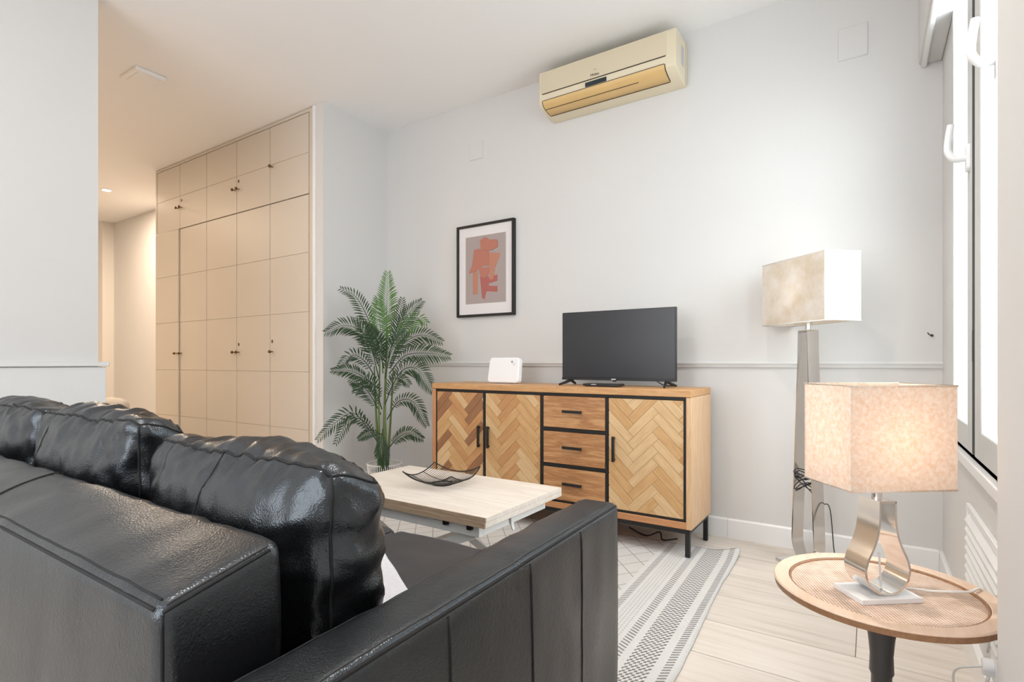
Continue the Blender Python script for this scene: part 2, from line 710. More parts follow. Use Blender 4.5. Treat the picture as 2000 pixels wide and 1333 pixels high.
wallbox('ceiling', -9.6, 0.6, -2.2, 3.3, ZC, ZC + 0.12, ceil_m)
wallbox('wall_back', -9.6, 0.6, YB, YB + 0.15, 0, ZC)
wallbox('wall_wardrobe_side', XP - 0.085, XP, 2.474, YB, 0, ZC)
wallbox('wall_partition', XP - 0.10, XP, -2.2, 1.125, 0, ZC)
dado = struct(MB().box(XP - 0.115, XP + 0.012, -2.2, 1.155, 0, 0.925).build('wall_partition_panel', dado_m, bevel=0.002))
struct(MB().box(XP - 0.125, XP + 0.024, -2.2, 1.166, 0.928, 0.952).build('trim_partition', dado_m, bevel=0.003))
wallbox('wall_bedroom_end', -9.6, -9.45, -2.2, YB, 0, ZC, bedw_m)
wallbox('wall_bedroom_pier', -9.45, -8.43, 2.96, YB, 0, ZC, bedw_m)
wallbox('wall_bedroom_front', -9.6, XP - 0.10, -0.55, -0.45, 0, ZC, bedw_m)
# window wall with a window opening, the near pier beside the camera
WY0, WY1, WZ0 = 1.62, 2.715, 0.645
wallbox('wall_window_low', XW, XW + 0.10, 1.30, YB, 0, WZ0)
wallbox('wall_window_corner', XW, XW + 0.10, WY1, YB, WZ0, ZC)
wallbox('wall_window_near', XW, XW + 0.10, 1.30, WY0, WZ0, ZC)
wallbox('wall_window_lintel', XW, XW + 0.10, WY0, WY1, 2.62, ZC)
# wall behind the camera with a wide window opening
wallbox('wall_rear_low', XP, 0.55, -2.2, -2.1, 0, 0.55)
wallbox('wall_rear_high', XP, 0.55, -2.2, -2.1, 2.5, ZC)
wallbox('wall_rear_left', XP, -2.7, -2.2, -2.1, 0.55, 2.5)
wallbox('wall_rear_right', -0.2, 0.55, -2.2, -2.1, 0.55, 2.5)
wallbox('wall_near_pier', 0.20, 0.55, -2.2, 1.357, 0, ZC)
struct(MB().box(XW - 0.018, XW + 0.04, WY0 - 0.1, WY1 + 0.03, WZ0 - 0.035, WZ0).build('window_sill_trim', trim_m, bevel=0.004))
# chair rail on the back wall
rail = [(0, 0), (0, 0.030), (-0.022, 0.030), (-0.022, 0.020), (-0.014, 0.010), (-0.012, 0.0)]
struct(MB().prism(rail, lambda p, a: (a, YB + p[0], 0.922 + p[1]), XP, XW).build('trim_chair_rail', dado_m))


def skirting(name, along, a0, a1, fixed, sgn, h=0.105, L=0.45):
    root = struct(MB().box(*((a0, a1, fixed, fixed + sgn * 0.008, 0, h - 0.006) if along == 'x' else
                             (fixed, fixed + sgn * 0.008, a0, a1, 0, h - 0.006))).build(name, grout_m, smooth=False))
    p = a1
    while p > a0 + 0.01:
        q = max(a0, p - L)
        prof = [(0, 0), (0, h), (0.006, h), (0.013, h - 0.008), (0.013, 0)]
        if along == 'x':
            MB().prism(prof, lambda s_, a: (a, fixed + sgn * s_[0], s_[1]), q + 0.0007, p - 0.0007).build('tile', tile_m, root)
        else:
            MB().prism(prof, lambda s_, a: (fixed + sgn * s_[0], a, s_[1]), q + 0.0007, p - 0.0007).build('tile', tile_m, root)
        p = q


skirting('baseboard_back', 'x', XP, XW - 0.013, YB, -1)
skirting('baseboard_window', 'y', 1.36, YB, XW, -1)
skirting('baseboard_wardrobe_side', 'y', 2.474, YB - 0.013, XP, 1)

# shutter box above the window
struct(MB().box(0.185, XW, 1.36, YB, 2.305, ZC).build('trim_shutter_box', wall_m, bevel=0.006))
struct(MB().box(0.192, 0.214, 1.36, YB - 0.002, 2.288, 2.304).build('trim_shutter_slot', trim_m, bevel=0.006))

# window with two sashes
win = struct(MB().box(XW + 0.035, XW + 0.10, WY0, WY1, WZ0, WZ0 + 0.045)
             .box(XW + 0.035, XW + 0.10, WY0, WY1, 2.575, 2.62)
             .box(XW + 0.035, XW + 0.10, WY1 - 0.018, WY1, WZ0 + 0.045, 2.575)
             .box(XW + 0.035, XW + 0.10, WY0, WY0 + 0.03, WZ0 + 0.045, 2.575).build('window_1', trim_m, bevel=0.002))


def sash(y0, y1, hand):
    x0, x1, z0, z1 = XW - 0.005, XW + 0.055, WZ0 + 0.015, 2.60
    st = 0.085
    s_ = MB()
    if hand < 0:      # far sash: thin stile far, wide stile near
        sa, sb = 0.03, 0.10
    else:
        sa, sb = 0.10, 0.03
    s_.box(x0, x1, y1 - sa, y1, z0, z1).box(x0, x1, y0, y0 + sb, z0, z1)
    s_.box(x0, x1, y0 + sb, y1 - sa, z0, z0 + st).box(x0, x1, y0 + sb, y1 - sa, z1 - st, z1)
    o = s_.build('sash', alu_m, win, bevel=0.004)
    MB().box(XW + 0.02, XW + 0.028, y0 + sb, y1 - sa, z0 + st, z1 - st).build('pane', glass_m, o, smooth=False)
    return o


s1 = sash(2.20, 2.705, -1)
s2 = sash(1.64, 2.155, 1)
MB().box(XW - 0.0052, XW + 0.05, 2.156, 2.199, WZ0 + 0.02, 2.6).build('gasket', gasket_m, win, smooth=False)
for z in (1.0, 1.93):
    MB().box(XW - 0.006, XW + 0.02, 2.168, 2.20, z - 0.05, z + 0.05).build('hinge', gasket_m, win, bevel=0.002)


def win_handle(yc, zc, par):
    b = MB().prism(rrect(-0.016, 0.016, -0.045, 0.045, 0.015), lambda p, a: (a, yc + p[0], zc + p[1]), XW - 0.015, XW - 0.004).build('handle_plate', whitep_m, par, bevel=0.002)
    path = bez([(XW - 0.014, yc, zc), (XW - 0.042, yc, zc + 0.002), (XW - 0.060, yc, zc + 0.03), (XW - 0.058, yc, zc + 0.075), (XW - 0.052, yc, zc + 0.115)], 8)
    MB().tube(path, 0.010, 10).build('handle_grip', whitep_m, b, angle=60)


win_handle(2.255, 1.605, s1)
win_handle(1.76, 1.69, s2)

# louvred grille below the window
gr = thing('wall_grille', 'white louvred ventilation grille below the window', 'grille', (XW, 2.0, 0.22))
MB().box(XW - 0.004, XW, 1.72, 2.26, 0.225, 0.485).build('backing', grayp_m, gr, smooth=False)
g = MB()
g.box(XW - 0.012, XW, 1.70, 1.722, 0.215, 0.495).box(XW - 0.012, XW, 2.248, 2.27, 0.215, 0.495)
g.box(XW - 0.012, XW, 1.722, 2.248, 0.215, 0.235).box(XW - 0.012, XW, 1.722, 2.248, 0.475, 0.495)
g.build('frame', trim_m, gr, bevel=0.002)
for i in range(8):
    z = 0.242 + i * 0.0295
    MB().prism([(-0.003, 0), (-0.018, -0.006), (-0.019, -0.002), (-0.003, 0.024)], lambda p, a: (XW + p[0], a, z + p[1]), 1.724, 2.246).build('slat', trim_m, gr, smooth=False)

# socket and white cable under the grille
so = thing('wall_socket', 'white wall socket with a looped white cable under the side table', 'socket', (XW, 1.80, 0.10))
MB().box(XW - 0.012, XW, 1.76, 1.84, 0.14, 0.22).build('plate', whitep_m, so, bevel=0.003)
MB().prism(arc(0, 0, 0.021, 0, 350, 18), lambda p, a: (a, 1.80 + p[0], 0.18 + p[1]), XW - 0.034, XW - 0.011).build('plug', whitep_m, so, bevel=0.002)
MB().tube(bez([(XW - 0.033, 1.80, 0.18), (XW - 0.085, 1.81, 0.15), (XW - 0.08, 1.86, 0.07), (XW - 0.05, 1.84, 0.02), (XW - 0.06, 1.76, 0.03), (XW - 0.05, 1.72, 0.13), (XW - 0.035, 1.70, 0.2)], 8), 0.0032, 6).build('cable', wcable_m, so, angle=180)

# hook on the wall corner
hk = thing('wall_hook', 'tiny dark metal hook on the wall beside the window', 'hook', (0.225, YB, 1.075))
MB().tube(bez([(0.232, YB, 1.07), (0.232, YB - 0.02, 1.072), (0.222, YB - 0.03, 1.072), (0.214, YB - 0.032, 1.082)], 5), 0.0022, 6).build('hook', black_m, hk)
MB().prism(arc(0, 0, 0.006, 0, 340, 10), lambda p, a: (0.232 + p[0], a, 1.07 + p[1]), YB - 0.003, YB).build('screw_plate', black_m, hk)


def cover_plate(x0, x1, z0, z1, label):
    o = thing('cover_plate', label, 'cover plate', ((x0 + x1) / 2, YB, z0))
    MB().box(x0, x1, YB - 0.006, YB, z0, z1).build('plate', wall_m, o, bevel=0.002)
    MB().box(x0 + 0.006, x1 - 0.006, YB - 0.0075, YB - 0.006, z0 + 0.006, z1 - 0.006).build('lid', wall_m, o)


cover_plate(-2.41, -2.29, 2.40, 2.52, 'blank square cover plate high on the wall above the framed picture')
cover_plate(-0.131, -0.010, 2.418, 2.574, 'larger blank cover plate high on the wall near the window')

# ------------------------------------------------------------------ wardrobe
WYF = 2.474
wd = thing('fitted_wardrobe', 'cream fitted wardrobe with grooved door panels and small dark knobs', 'wardrobe', (-4.58, WYF + 0.3, 0))
WX = [-5.765, -5.319, -4.848, -4.369, -3.90, -3.417]
MB().box(-5.80, -3.345, WYF + 0.03, YB - 0.004, 0, ZC - 0.004).build('carcass', creamgap_m, wd, smooth=False)
fr = MB()
fr.box(-5.80, -5.772, WYF, WYF + 0.03, 0, ZC - 0.004).box(-3.410, -3.362, WYF - 0.002, WYF + 0.03, 0, ZC - 0.004)
fr.box(-5.772, -3.410, WYF, WYF + 0.03, ZC - 0.028, ZC - 0.004).box(-5.772, -3.410, WYF, WYF + 0.03, 0, 0.02)
fr.build('frame', cream_m, wd, bevel=0.002)
MB().box(-3.361, -3.338, WYF - 0.012, WYF + 0.03, 0, ZC - 0.004).build('cover_strip', trim_m, wd, bevel=0.003)
ZG = [0.022, 0.45, 0.877, 1.318, 1.753, 2.178]
ZU = [2.184, 2.484, ZC - 0.032]


def knob(parent, x, z, yf):
    o = MB().lathe(0, 0, [(0.006, 0), (0.004, 0.006), (0.004, 0.016), (0.011, 0.019), (0.013, 0.026), (0.009, 0.033), (0.002, 0.035)], 12)
    o.v = [(x + a, yf - c, z + b) for a, b, c in o.v]
    return o.build('knob', brass_m, parent)


def keyhole(parent, x, z, yf):
    MB().prism([(0.007 * math.cos(q * 0.4), 0.013 * math.sin(q * 0.4)) for q in range(16)], lambda p, a: (x + p[0], a, z + p[1]), yf - 0.004, yf).build('keyhole_plate', brass_m, parent)


for i in range(5):
    a, b = WX[i], WX[i + 1]
    for zz, up in ((ZG, False), (ZU, True)):
        off = -0.014 if (i == 0 and not up) else 0.0
        ga = 0.0022
        yf = WYF + off
        d = MB().box(a + ga, b - ga, yf + 0.004, yf + 0.026, zz[0], zz[-1]).build('door', cream_m, wd, smooth=False)
        for k in range(len(zz) - 1):
            MB().box(a + ga, b - ga, yf, yf + 0.0045, zz[k] + 0.0013, zz[k + 1] - 0.0013).build('panel', cream_m, d, bevel=0.001, seg=1)
        zk = 2.375 if up else 1.03
        if i in (0, 2):
            knob(d, b - 0.03, zk, yf)
        elif i in (1, 3):
            knob(d, a + 0.03, zk, yf)
            if not (i == 1 and not up):
                keyhole(d, a + 0.03, zk + 0.065, yf)
        else:
            knob(d, a + 0.03, zk + (0.09 if up else 0.0), yf)
            if not up:
                keyhole(d, a + 0.03, zk + 0.08, yf)

# ------------------------------------------------------------------ bedroom bits
cp = thing('ceiling_panel', 'small square white panel on the ceiling in front of the wardrobe', 'ceiling panel', (-3.94, 1.61, ZC))
MB().box(-4.05, -3.83, 1.52, 1.70, ZC - 0.022, ZC).build('frame', ceil_m, cp, bevel=0.004)
MB().box(-4.025, -3.855, 1.545, 1.675, ZC - 0.027, ZC - 0.022).build('cover', ceil_m, cp, bevel=0.003)


def downlight(x, y, energy, label, col, group=None, spread=180):
    o = thing('downlight', label, 'light', (x, y, ZC), group)
    MB().lathe(x, y, [(0.055, ZC), (0.055, ZC - 0.004), (0.045, ZC - 0.008), (0.038, ZC - 0.004), (0.038, ZC)], 28).build('ring', trim_m, o)
    MB().lathe(x, y, [(0.036, ZC - 0.001), (0.036, ZC - 0.005), (0.012, ZC - 0.006)], 24).build('lens', spot_m, o)
    l = lamp('downlight_beam', 'AREA', (x, y, ZC - 0.012), energy, col, 0.07)
    l.data.shape = 'DISK'
    l.data.spread = R(spread)
    l.parent = o
    l.location = (0, 0, -0.012)


WARM = (1.0, 0.80, 0.61)
SOFT = (1.0, 0.95, 0.89)
downlight(-1.15, 0.2, 10, 'added unseen ceiling downlight above the leather sofa', SOFT)  # out of view, added to brighten the living room
downlight(-0.45, 1.70, 5.5, 'added unseen ceiling downlight above the rug by the window', SOFT, spread=105)  # out of view, added to lift the floor, rug and side table
downlight(-6.87, 2.45, 26, 'glowing round ceiling downlight beyond the wardrobe', WARM)
downlight(-6.87, 0.9, 18, 'unseen ceiling downlight over the bedroom behind the partition', WARM)  # out of view, put in to light the bedroom
downlight(-4.9, 0.6, 18, 'unseen ceiling downlight between the partition and the bedroom', WARM)  # also out of view, more warm light for the bedroom

ch = thing('slipcovered_armchair', 'cream slipcovered armchair standing behind the white partition wall', 'armchair', (-5.03, 1.65, 0))


# ------------------------------------------------------------------ soft box (upholstery)
def softbox(half, r, bulge=(0, 0, 0), n=(24, 10, 18), wr=0.0, seed=0, wdir=(18, 18, 6), sag=0.0, droop=0.0):
    hx, hy, hz = half

    def mapf(p):
        p = Vector(p)
        inner = Vector((max(-hx + r, min(hx - r, p.x)), max(-hy + r, min(hy - r, p.y)), max(-hz + r, min(hz - r, p.z))))
        d = p - inner
        q = inner + d.normalized() * r if d.length > 1e-9 else p.copy()
        nx, ny, nz = q.x / hx, q.y / hy, q.z / hz
        q.x += bulge[0] * nx * (1 - ny * ny) * (1 - nz * nz)
        q.y += bulge[1] * ny * (1 - nx ** 4) * (1 - nz * nz)
        q.z += bulge[2] * nz * (1 - nx * nx) * (1 - ny * ny)
        if sag and nz > 0:
            q.z -= sag * nz * (1 - nx * nx)
        if droop and nz > 0:
            q.z -= droop * abs(nx) ** 3 * nz * nz * max(0, ny + 1) / 2
        if wr:
            e = max(abs(nx), abs(nz)) ** 3
            s_ = Vector((q.x * wdir[0] + seed, q.y * wdir[1] + seed * 1.7, q.z * wdir[2]))
            k = noise.noise(s_) + 0.5 * noise.noise(s_ * 2.1)
            k2 = noise.noise(q * 5 + Vector((seed, 0, 0)))
            nr = Vector((nx ** 7, ny ** 7, nz ** 7))
            if nr.length > 1e-6:
                nr.normalize()
            q += nr * (wr * (k * (0.35 + 0.65 * e) + 0.7 * k2))
        return q

    def grid(h, m):
        # spacing denser near the rounded edge
        core = [-h + r + (2 * h - 2 * r) * i / m for i in range(m + 1)]
        edge = [0.25, 0.5, 0.75, 1.0]
        return [-h + r - r * e for e in edge[::-1]] + core + [h - r + r * e for e in edge]
    gx, gy, gz = grid(hx, n[0]), grid(hy, n[1]), grid(hz, n[2])
    mb = MB()
    for ax in range(3):
        U, V = [(gy, gz), (gx, gz), (gx, gy)][ax]
        for sg in (-1, 1):
            v, f = [], []
            for a in U:
                for b in V:
                    p = [(sg * hx, a, b), (a, sg * hy, b), (a, b, sg * hz)][ax]
                    v.append(mapf(p))
            m = len(V)
            for i in range(len(U) - 1):
                for j in range(m - 1):
                    f.append((i * m + j, i * m + j + 1, (i + 1) * m + j + 1, (i + 1) * m + j))
            mb.add(v, f)
    return mb, mapf


def xf(mb, M):
    mb.v = [tuple(M @ Vector(p)) for p in mb.v]
    return mb


def place(c, rx=0, ry=0, rz=0):
    return Matrix.Translation(c) @ Matrix.Rotation(R(rz), 4, 'Z') @ Matrix.Rotation(R(ry), 4, 'Y') @ Matrix.Rotation(R(rx), 4, 'X')


# armchair in the bedroom
m_, _ = softbox((0.30, 0.30, 0.10), 0.06, (0, 0, 0.02), (10, 10, 4), 0.006, 3)
xf(m_, place((-5.03, 1.65, 0.30))).build('seat', slip_m, ch, weld=True, angle=180)
m_, _ = softbox((0.10, 0.33, 0.25), 0.08, (0.03, 0, 0), (4, 12, 10), 0.012, 5)
xf(m_, place((-5.30, 1.72, 0.395), ry=-6)).build('backrest', slip_m, ch, weld=True, angle=180)
for sy in (-1, 1):
    m_, _ = softbox((0.28, 0.075, 0.22), 0.06, (0, 0.01, 0), (10, 4, 8), 0.010, 8 + sy)
    xf(m_, place((-5.03, 1.65 + sy * 0.34, 0.26))).build('arm', slip_m, ch, weld=True, angle=180)
m_ = MB()
m_.box(-5.38, -4.74, 1.32, 2.05, 0.0, 0.24)
m_.build('skirt', slip_m, ch, bevel=0.02)

# ------------------------------------------------------------------ sofa
sofa = thing('leather_sofa', 'long black leather sofa with three loose back cushions facing the television', 'sofa', (-1.6, 0.8, 0))
SX0, SX1 = -2.54, -0.655         # inner faces of the arms
for X, Y in ((-2.60, 0.38), (-2.60, 1.24), (-0.60, 0.40), (-0.60, 1.24)):
    MB().lathe(X, Y, [(0.018, 0.0), (0.024, 0.07)], 14).build('foot', blackp_m, sofa)
MB().box(SX0 - 0.02, SX1 + 0.02, 0.40, 1.26, 0.07, 0.24).build('base', leather, sofa, bevel=0.02, seg=3)


def seam(mapf, M, pts, r=0.0028, parent=None, m=seam_m, name='seam', out=0.0):
    P = [M @ mapf(p) for p in pts]
    return MB().tube(P, r, 6).build(name, m, parent, angle=180)


def lerp(a, b, n):
    return [tuple(a[k] + (b[k] - a[k]) * i / n for k in range(3)) for i in range(n + 1)]


# backrest with a top sloping down to the back
bh = (0.935, 0.080, 0.285)
mb, mf = softbox(bh, 0.022, (0, 0.012, 0.010), (70, 8, 18), 0.004, 11, (16, 5, 4))
BM = place((-1.608, 0.370, 0.405)) @ Matrix(((1, 0, 0, 0), (0, 1, 0, 0), (0, 0.25, 1, 0), (0, 0, 0, 1)))
back = xf(mb, BM).build('backrest', leather, sofa, weld=True, angle=180)
hx, hy, hz = bh
seam(mf, BM, lerp((-hx, -hy, hz - 0.006), (hx - 0.02, -hy, hz - 0.006), 60), 0.0026, back)
seam(mf, BM, lerp((-hx, -hy + 0.012, hz), (hx - 0.02, -hy + 0.012, hz), 60), 0.0018, back)
seam(mf, BM, lerp((hx, -hy, hz - 0.006), (hx, hy - 0.02, hz - 0.006), 16), 0.0024, back)
seam(mf, BM, lerp((hx - 0.006, -hy + 0.01, hz), (hx - 0.006, hy - 0.02, hz), 16), 0.0018, back, dimthread_m, 'stitching')
seam(mf, BM, lerp((hx, -hy, hz - 0.01), (hx, -hy, -hz), 26), 0.0024, back)
sxp = 0.17
seam(mf, BM, lerp((sxp + 0.02, -hy, hz), (sxp - 0.04, hy, hz), 14), 0.0022, back)
seam(mf, BM, lerp((sxp + 0.02, -hy, hz), (sxp + 0.02, -hy, -hz), 20), 0.0022, back)


def arm(xc, rz, outer):
    ah = (0.053, 0.505, 0.255)
    mb, mf = softbox(ah, 0.020, (0.008, 0.004, 0.006), (6, 44, 16), 0.0025, 4 + xc, (5, 14, 5))
    M = place((xc, 0.805, 0.335), rz=rz)
    o = xf(mb, M).build('arm', leather, sofa, weld=True, angle=180)
    ax, ay, az = ah
    s_ = outer
    seam(mf, M, lerp((s_ * ax, -ay, az - 0.004), (s_ * ax, ay, az - 0.004), 60), 0.0030, o)
    seam(mf, M, lerp((s_ * (ax - 0.012), -ay, az), (s_ * (ax - 0.012), ay, az), 60), 0.0016, o, dimthread_m, 'stitching')
    for yy in (0.262, 0.04, -0.20):
        seam(mf, M, lerp((s_ * ax, yy, az - 0.012), (s_ * ax, yy, -az), 24), 0.0022, o)
    seam(mf, M, lerp((-s_ * ax, -ay, az), (-s_ * ax, ay, az), 60), 0.002, o)
    seam(mf, M, lerp((s_ * ax, ay, az), (s_ * ax, ay, -az), 24), 0.0026, o)
    return o


arm(-0.573, 2.0, 1)
arm(-2.612, 0.0, -1)
# seat cushions
sw = (SX1 - SX0) / 3
for i in range(3):
    xc = SX0 + sw * (i + 0.5)
    mb, mf = softbox((sw / 2 - 0.003, 0.40, 0.085), 0.035, (0, 0, 0.018), (20, 24, 5), 0.004, 20 + i * 3, (6, 14, 6))
    M = place((xc, 0.875, 0.325))
    o = xf(mb, M).build('seat_cushion', seat_l, sofa, weld=True, angle=180)
    a = sw / 2 - 0.003
    seam(mf, M, lerp((a, -0.40, 0.083), (a, 0.40, 0.083), 24), 0.002, o)
    seam(mf, M, lerp((-a, -0.40, 0.083), (-a, 0.40, 0.083), 24), 0.002, o)
# back cushions
for i, (x0, x1, top, tilt, rz) in enumerate(((-1.275, -0.682, 0.792, 0, -1.0), (-1.925, -1.350, 0.826, 3, 1.5), (-2.53, -1.945, 0.826, 3, 1.0))):
    hx, hy, hz = (x1 - x0) / 2, 0.056, (top - 0.405) / 2
    mb, mf = softbox((hx, hy, hz), 0.030, (0.012, 0.060, 0.014), (44, 10, 34), 0.012, 31 + i * 7, (30, 12, 21), 0.004, 0.05)
    M = place(((x0 + x1) / 2, 0.595, 0.405 + hz), rx=tilt, rz=rz)
    o = xf(mb, M).build('back_cushion', leather, sofa, weld=True, angle=180)
    e = 0.0
    seam(mf, M, lerp((-hx, -hy, hz - e), (hx, -hy, hz - e), 50), 0.0028, o)
    seam(mf, M, lerp((hx, -hy, hz), (hx, -hy, -hz), 36), 0.0028, o)
    seam(mf, M, lerp((-hx, -hy, hz), (-hx, -hy, -hz), 36), 0.0028, o)
    seam(mf, M, lerp((hx, -hy, hz), (hx, hy, hz), 14), 0.0024, o)
    seam(mf, M, lerp((-hx, hy, hz), (hx, hy, hz), 50), 0.0024, o)
    seam(mf, M, lerp((-hx * 0.55 if i else -0.02, -hy, hz), (-hx * 0.62 if i else -0.04, -hy, -hz), 30), 0.002, o)

# pale throw on the seat beside the near cushion
tv = MB()
nu, nv = 26, 18
vv, ff = [], []
for i in range(nu + 1):
    for j in range(nv + 1):
        u, v = i / nu, j / nv
        x = -0.700 - 0.55 * u + 0.012 * math.sin(9 * v)
        yy = 0.70 + (0.075 + 0.34 * u) * v
        z = 0.445 + 0.006 * noise.noise(Vector((x * 16, yy * 14, 2))) + 0.05 * (1 - v) ** 3
        vv.append((x, yy, z))
for i in range(nu):
    for j in range(nv):
        a = i * (nv + 1) + j
        ff.append((a, a + 1, a + nv + 2, a + nv + 1))
th = tv.add(vv, ff).build('folded_throw', throw_m, angle=180)
th.modifiers.new('thick', 'SOLIDIFY').thickness = 0.014
tag(th, 'pale grey woven throw tucked behind the leather back cushion', 'throw')

# ------------------------------------------------------------------ rug
rug = bpy.data.objects.new('striped_rug', bpy.data.meshes.new('striped_rug'))
vv, ff = [], []
RX, RY, NX, NY = 2.2, 1.45, 110, 76
for i in range(NX + 1):
    for j in range(NY + 1):
        u, v = RX * i / NX, RY * j / NY
        z = 0.010 + 0.0006 * noise.noise(Vector((u * 7, v * 7, 0)))
        k = max(0, 1 - math.hypot(u, RY - v) / 0.16)
        z += 0.035 * k * k
        edge = 0.006 * math.sin(v * 5.0) + 0.003 * noise.noise(Vector((0, v * 9, 3)))
        vv.append((-(u) + edge * max(0, 1 - u / 0.4), v, z))
for i in range(NX):
    for j in range(NY):
        a = i * (NY + 1) + j
        ff.append((a, a + 1, a + NY + 2, a + NY + 1))
rug.data.from_pydata(vv, [], ff)
rug.data.polygons.foreach_set('use_smooth', [True] * len(ff))
rug.data.materials.append(rug_m)
C.objects.link(rug)
rug.location = (-0.480, 1.375, 0)
rug.rotation_euler = (0, 0, R(2.2))
sm = rug.modifiers.new('thick', 'SOLIDIFY')
sm.thickness = 0.0085
sm.offset = -1
tag(rug, 'flat woven ivory and charcoal rug with striped border and curled corner', 'rug')

# ------------------------------------------------------------------ sideboard
SF, SB = 2.62, 2.99
sb = thing('sideboard', 'oak sideboard with herringbone doors, three drawers and black metal legs', 'sideboard', (-1.53, 2.8, 0))
X0, X1 = -2.350, -0.710
MB().box(X0, X1, SF - 0.004, SB, 0.780, 0.815).build('top', oak_top, sb, bevel=0.003)
MB().box(X0, X0 + 0.026, SF, SB, 0.145, 0.7795).build('side_panel', oak_post, sb, bevel=0.002)
MB().box(X1 - 0.026, X1, SF, SB, 0.145, 0.7795).build('side_panel', oak_lit, sb, bevel=0.002)
MB().box(X0 + 0.026, X1 - 0.026, SF, SB, 0.145, 0.178).build('bottom_panel', oak_frame, sb, bevel=0.002)
MB().box(X0 + 0.026, X1 - 0.026, SB - 0.012, SB, 0.178, 0.7795).build('back_panel', oak_lit, sb)
fr = MB()
fr.box(X0 + 0.026, X1 - 0.026, SF + 0.006, SF + 0.03, 0.764, 0.7795).box(X0 + 0.026, X1 - 0.026, SF + 0.006, SF + 0.03, 0.178, 0.190)
fr.box(X0 + 0.026, X0 + 0.035, SF + 0.006, SF + 0.03, 0.19, 0.764).box(X1 - 0.038, X1 - 0.026, SF + 0.006, SF + 0.03, 0.19, 0.764)
for x0, x1 in ((-1.948, -1.930), (-1.548, -1.528), (-1.154, -1.136)):
    fr.box(x0, x1, SF + 0.006, SF + 0.03, 0.19, 0.764)
fr.box(-1.528, -1.154, SF + 0.006, SF + 0.03, 0.568, 0.587).box(-1.528, -1.154, SF + 0.006, SF + 0.03, 0.370, 0.389)
fr.build('front_frame', black_m, sb, bevel=0.001, seg=1)


def clip(poly, x0, x1, z0, z1):
    for ax, lim, sg in ((0, x0, 1), (0, x1, -1), (1, z0, 1), (1, z1, -1)):
        out = []
        for i in range(len(poly)):
            a, b = poly[i - 1], poly[i]
            da, db = sg * (a[ax] - lim), sg * (b[ax] - lim)
            if (da >= 0) != (db >= 0):
                t = da / (da - db)
                out.append((a[0] + (b[0] - a[0]) * t, a[1] + (b[1] - a[1]) * t))
            if db >= 0:
                out.append(b)
        poly = out
        if len(poly) < 3:
            return []
    return poly


def area(p):
    return abs(sum(p[i - 1][0] * p[i][1] - p[i][0] * p[i - 1][1] for i in range(len(p)))) / 2


def herringbone_door(x0, x1, hx, weights, ox, oz, seed):
    z0, z1 = 0.192, 0.762
    x0 += 0.002
    x1 -= 0.002
    door = MB().box(x0, x1, SF + 0.010, SF + 0.028, z0, z1).build('door', oak_lit, sb, smooth=False)
    W, n = 0.046, 4
    rr = random.Random(seed)
    c = math.sqrt(0.5)
    org = ORG[sb.name]
    g = 0.0006
    for j in range(-40, 40):
        for mrep in range(-6, 7):
            for kind in (0, 1):
                if kind == 0:
                    sx, sy, lx, ly = j + 2 * n * mrep, j, n, 1
                else:
                    sx, sy, lx, ly = j, j - 2 * n + 1 + 2 * n * mrep, 1, n
                P = [(sx * W + g, sy * W + g), ((sx + lx) * W - g, sy * W + g), ((sx + lx) * W - g, (sy + ly) * W - g), (sx * W + g, (sy + ly) * W - g)]
                Q = [((a - b) * c + ox, (a + b) * c + oz) for a, b in P]
                if max(q[0] for q in Q) < x0 or min(q[0] for q in Q) > x1 or max(q[1] for q in Q) < z0 or min(q[1] for q in Q) > z1:
                    continue
                Q = clip(Q, x0, x1, z0, z1)
                if len(Q) < 3 or area(Q) < 2e-5:
                    continue
                ang = R(45) if kind == 0 else R(135)
                cx = sum(q[0] for q in Q) / len(Q)
                cz = sum(q[1] for q in Q) / len(Q)
                pr = rr.uniform(0.0, 0.0012)
                # local frame: x along the slat, z across
                loc = []
                for q in Q:
                    dx, dz = q[0] - cx, q[1] - cz
                    loc.append((dx * math.cos(ang) + dz * math.sin(ang), -dx * math.sin(ang) + dz * math.cos(ang)))
                mb = MB().prism(loc, lambda p, a: (p[0], a, p[1]), 0.0, -0.004 - pr)
                o = mb.build('slat', rr.choices(slat_mats, weights[kind])[0], smooth=False)
                o.parent = door
                o.location = (cx - org.x, SF + 0.0098 - org.y, cz - org.z)
                o.rotation_euler = (0, -ang, 0)
    h = MB()
    h.box(hx - 0.007, hx + 0.007, SF - 0.016, SF - 0.006, 0.435, 0.565)
    h.box(hx - 0.005, hx + 0.005, SF - 0.008, SF + 0.008, 0.44, 0.45).box(hx - 0.005, hx + 0.005, SF - 0.008, SF + 0.008, 0.55, 0.56)
    h.build('handle', black_m, door, bevel=0.001, seg=1)


herringbone_door(-2.315, -1.948, -1.975, ((1, 3, 5, 4), (2, 5, 3, 0)), -2.315 - 0.005, 0.30, 3)
herringbone_door(-1.930, -1.548, -1.905, ((0, 3, 6, 0), (6, 5, 0, 0)), -1.93 + 0.118, 0.33, 5)
herringbone_door(-1.136, -0.748, -1.105, ((2, 5, 1, 0), (7, 4, 0, 0)), -1.136 + 0.135, 0.31, 9)
for z0, z1 in ((0.589, 0.762), (0.391, 0.566), (0.192, 0.368)):
    d = MB().box(-1.526, -1.156, SF + 0.003, SF + 0.028, z0, z1).build('drawer', oak_drawer, sb, bevel=0.0015)
    zc = (z0 + z1) / 2 + 0.005
    h = MB()
    h.box(-1.40, -1.285, SF - 0.018, SF - 0.008, zc - 0.007, zc + 0.007)
    h.box(-1.395, -1.385, SF - 0.010, SF + 0.004, zc - 0.005, zc + 0.005).box(-1.30, -1.29, SF - 0.010, SF + 0.004, zc - 0.005, zc + 0.005)
    h.build('handle', black_m, d, bevel=0.001, seg=1)
lf = MB()
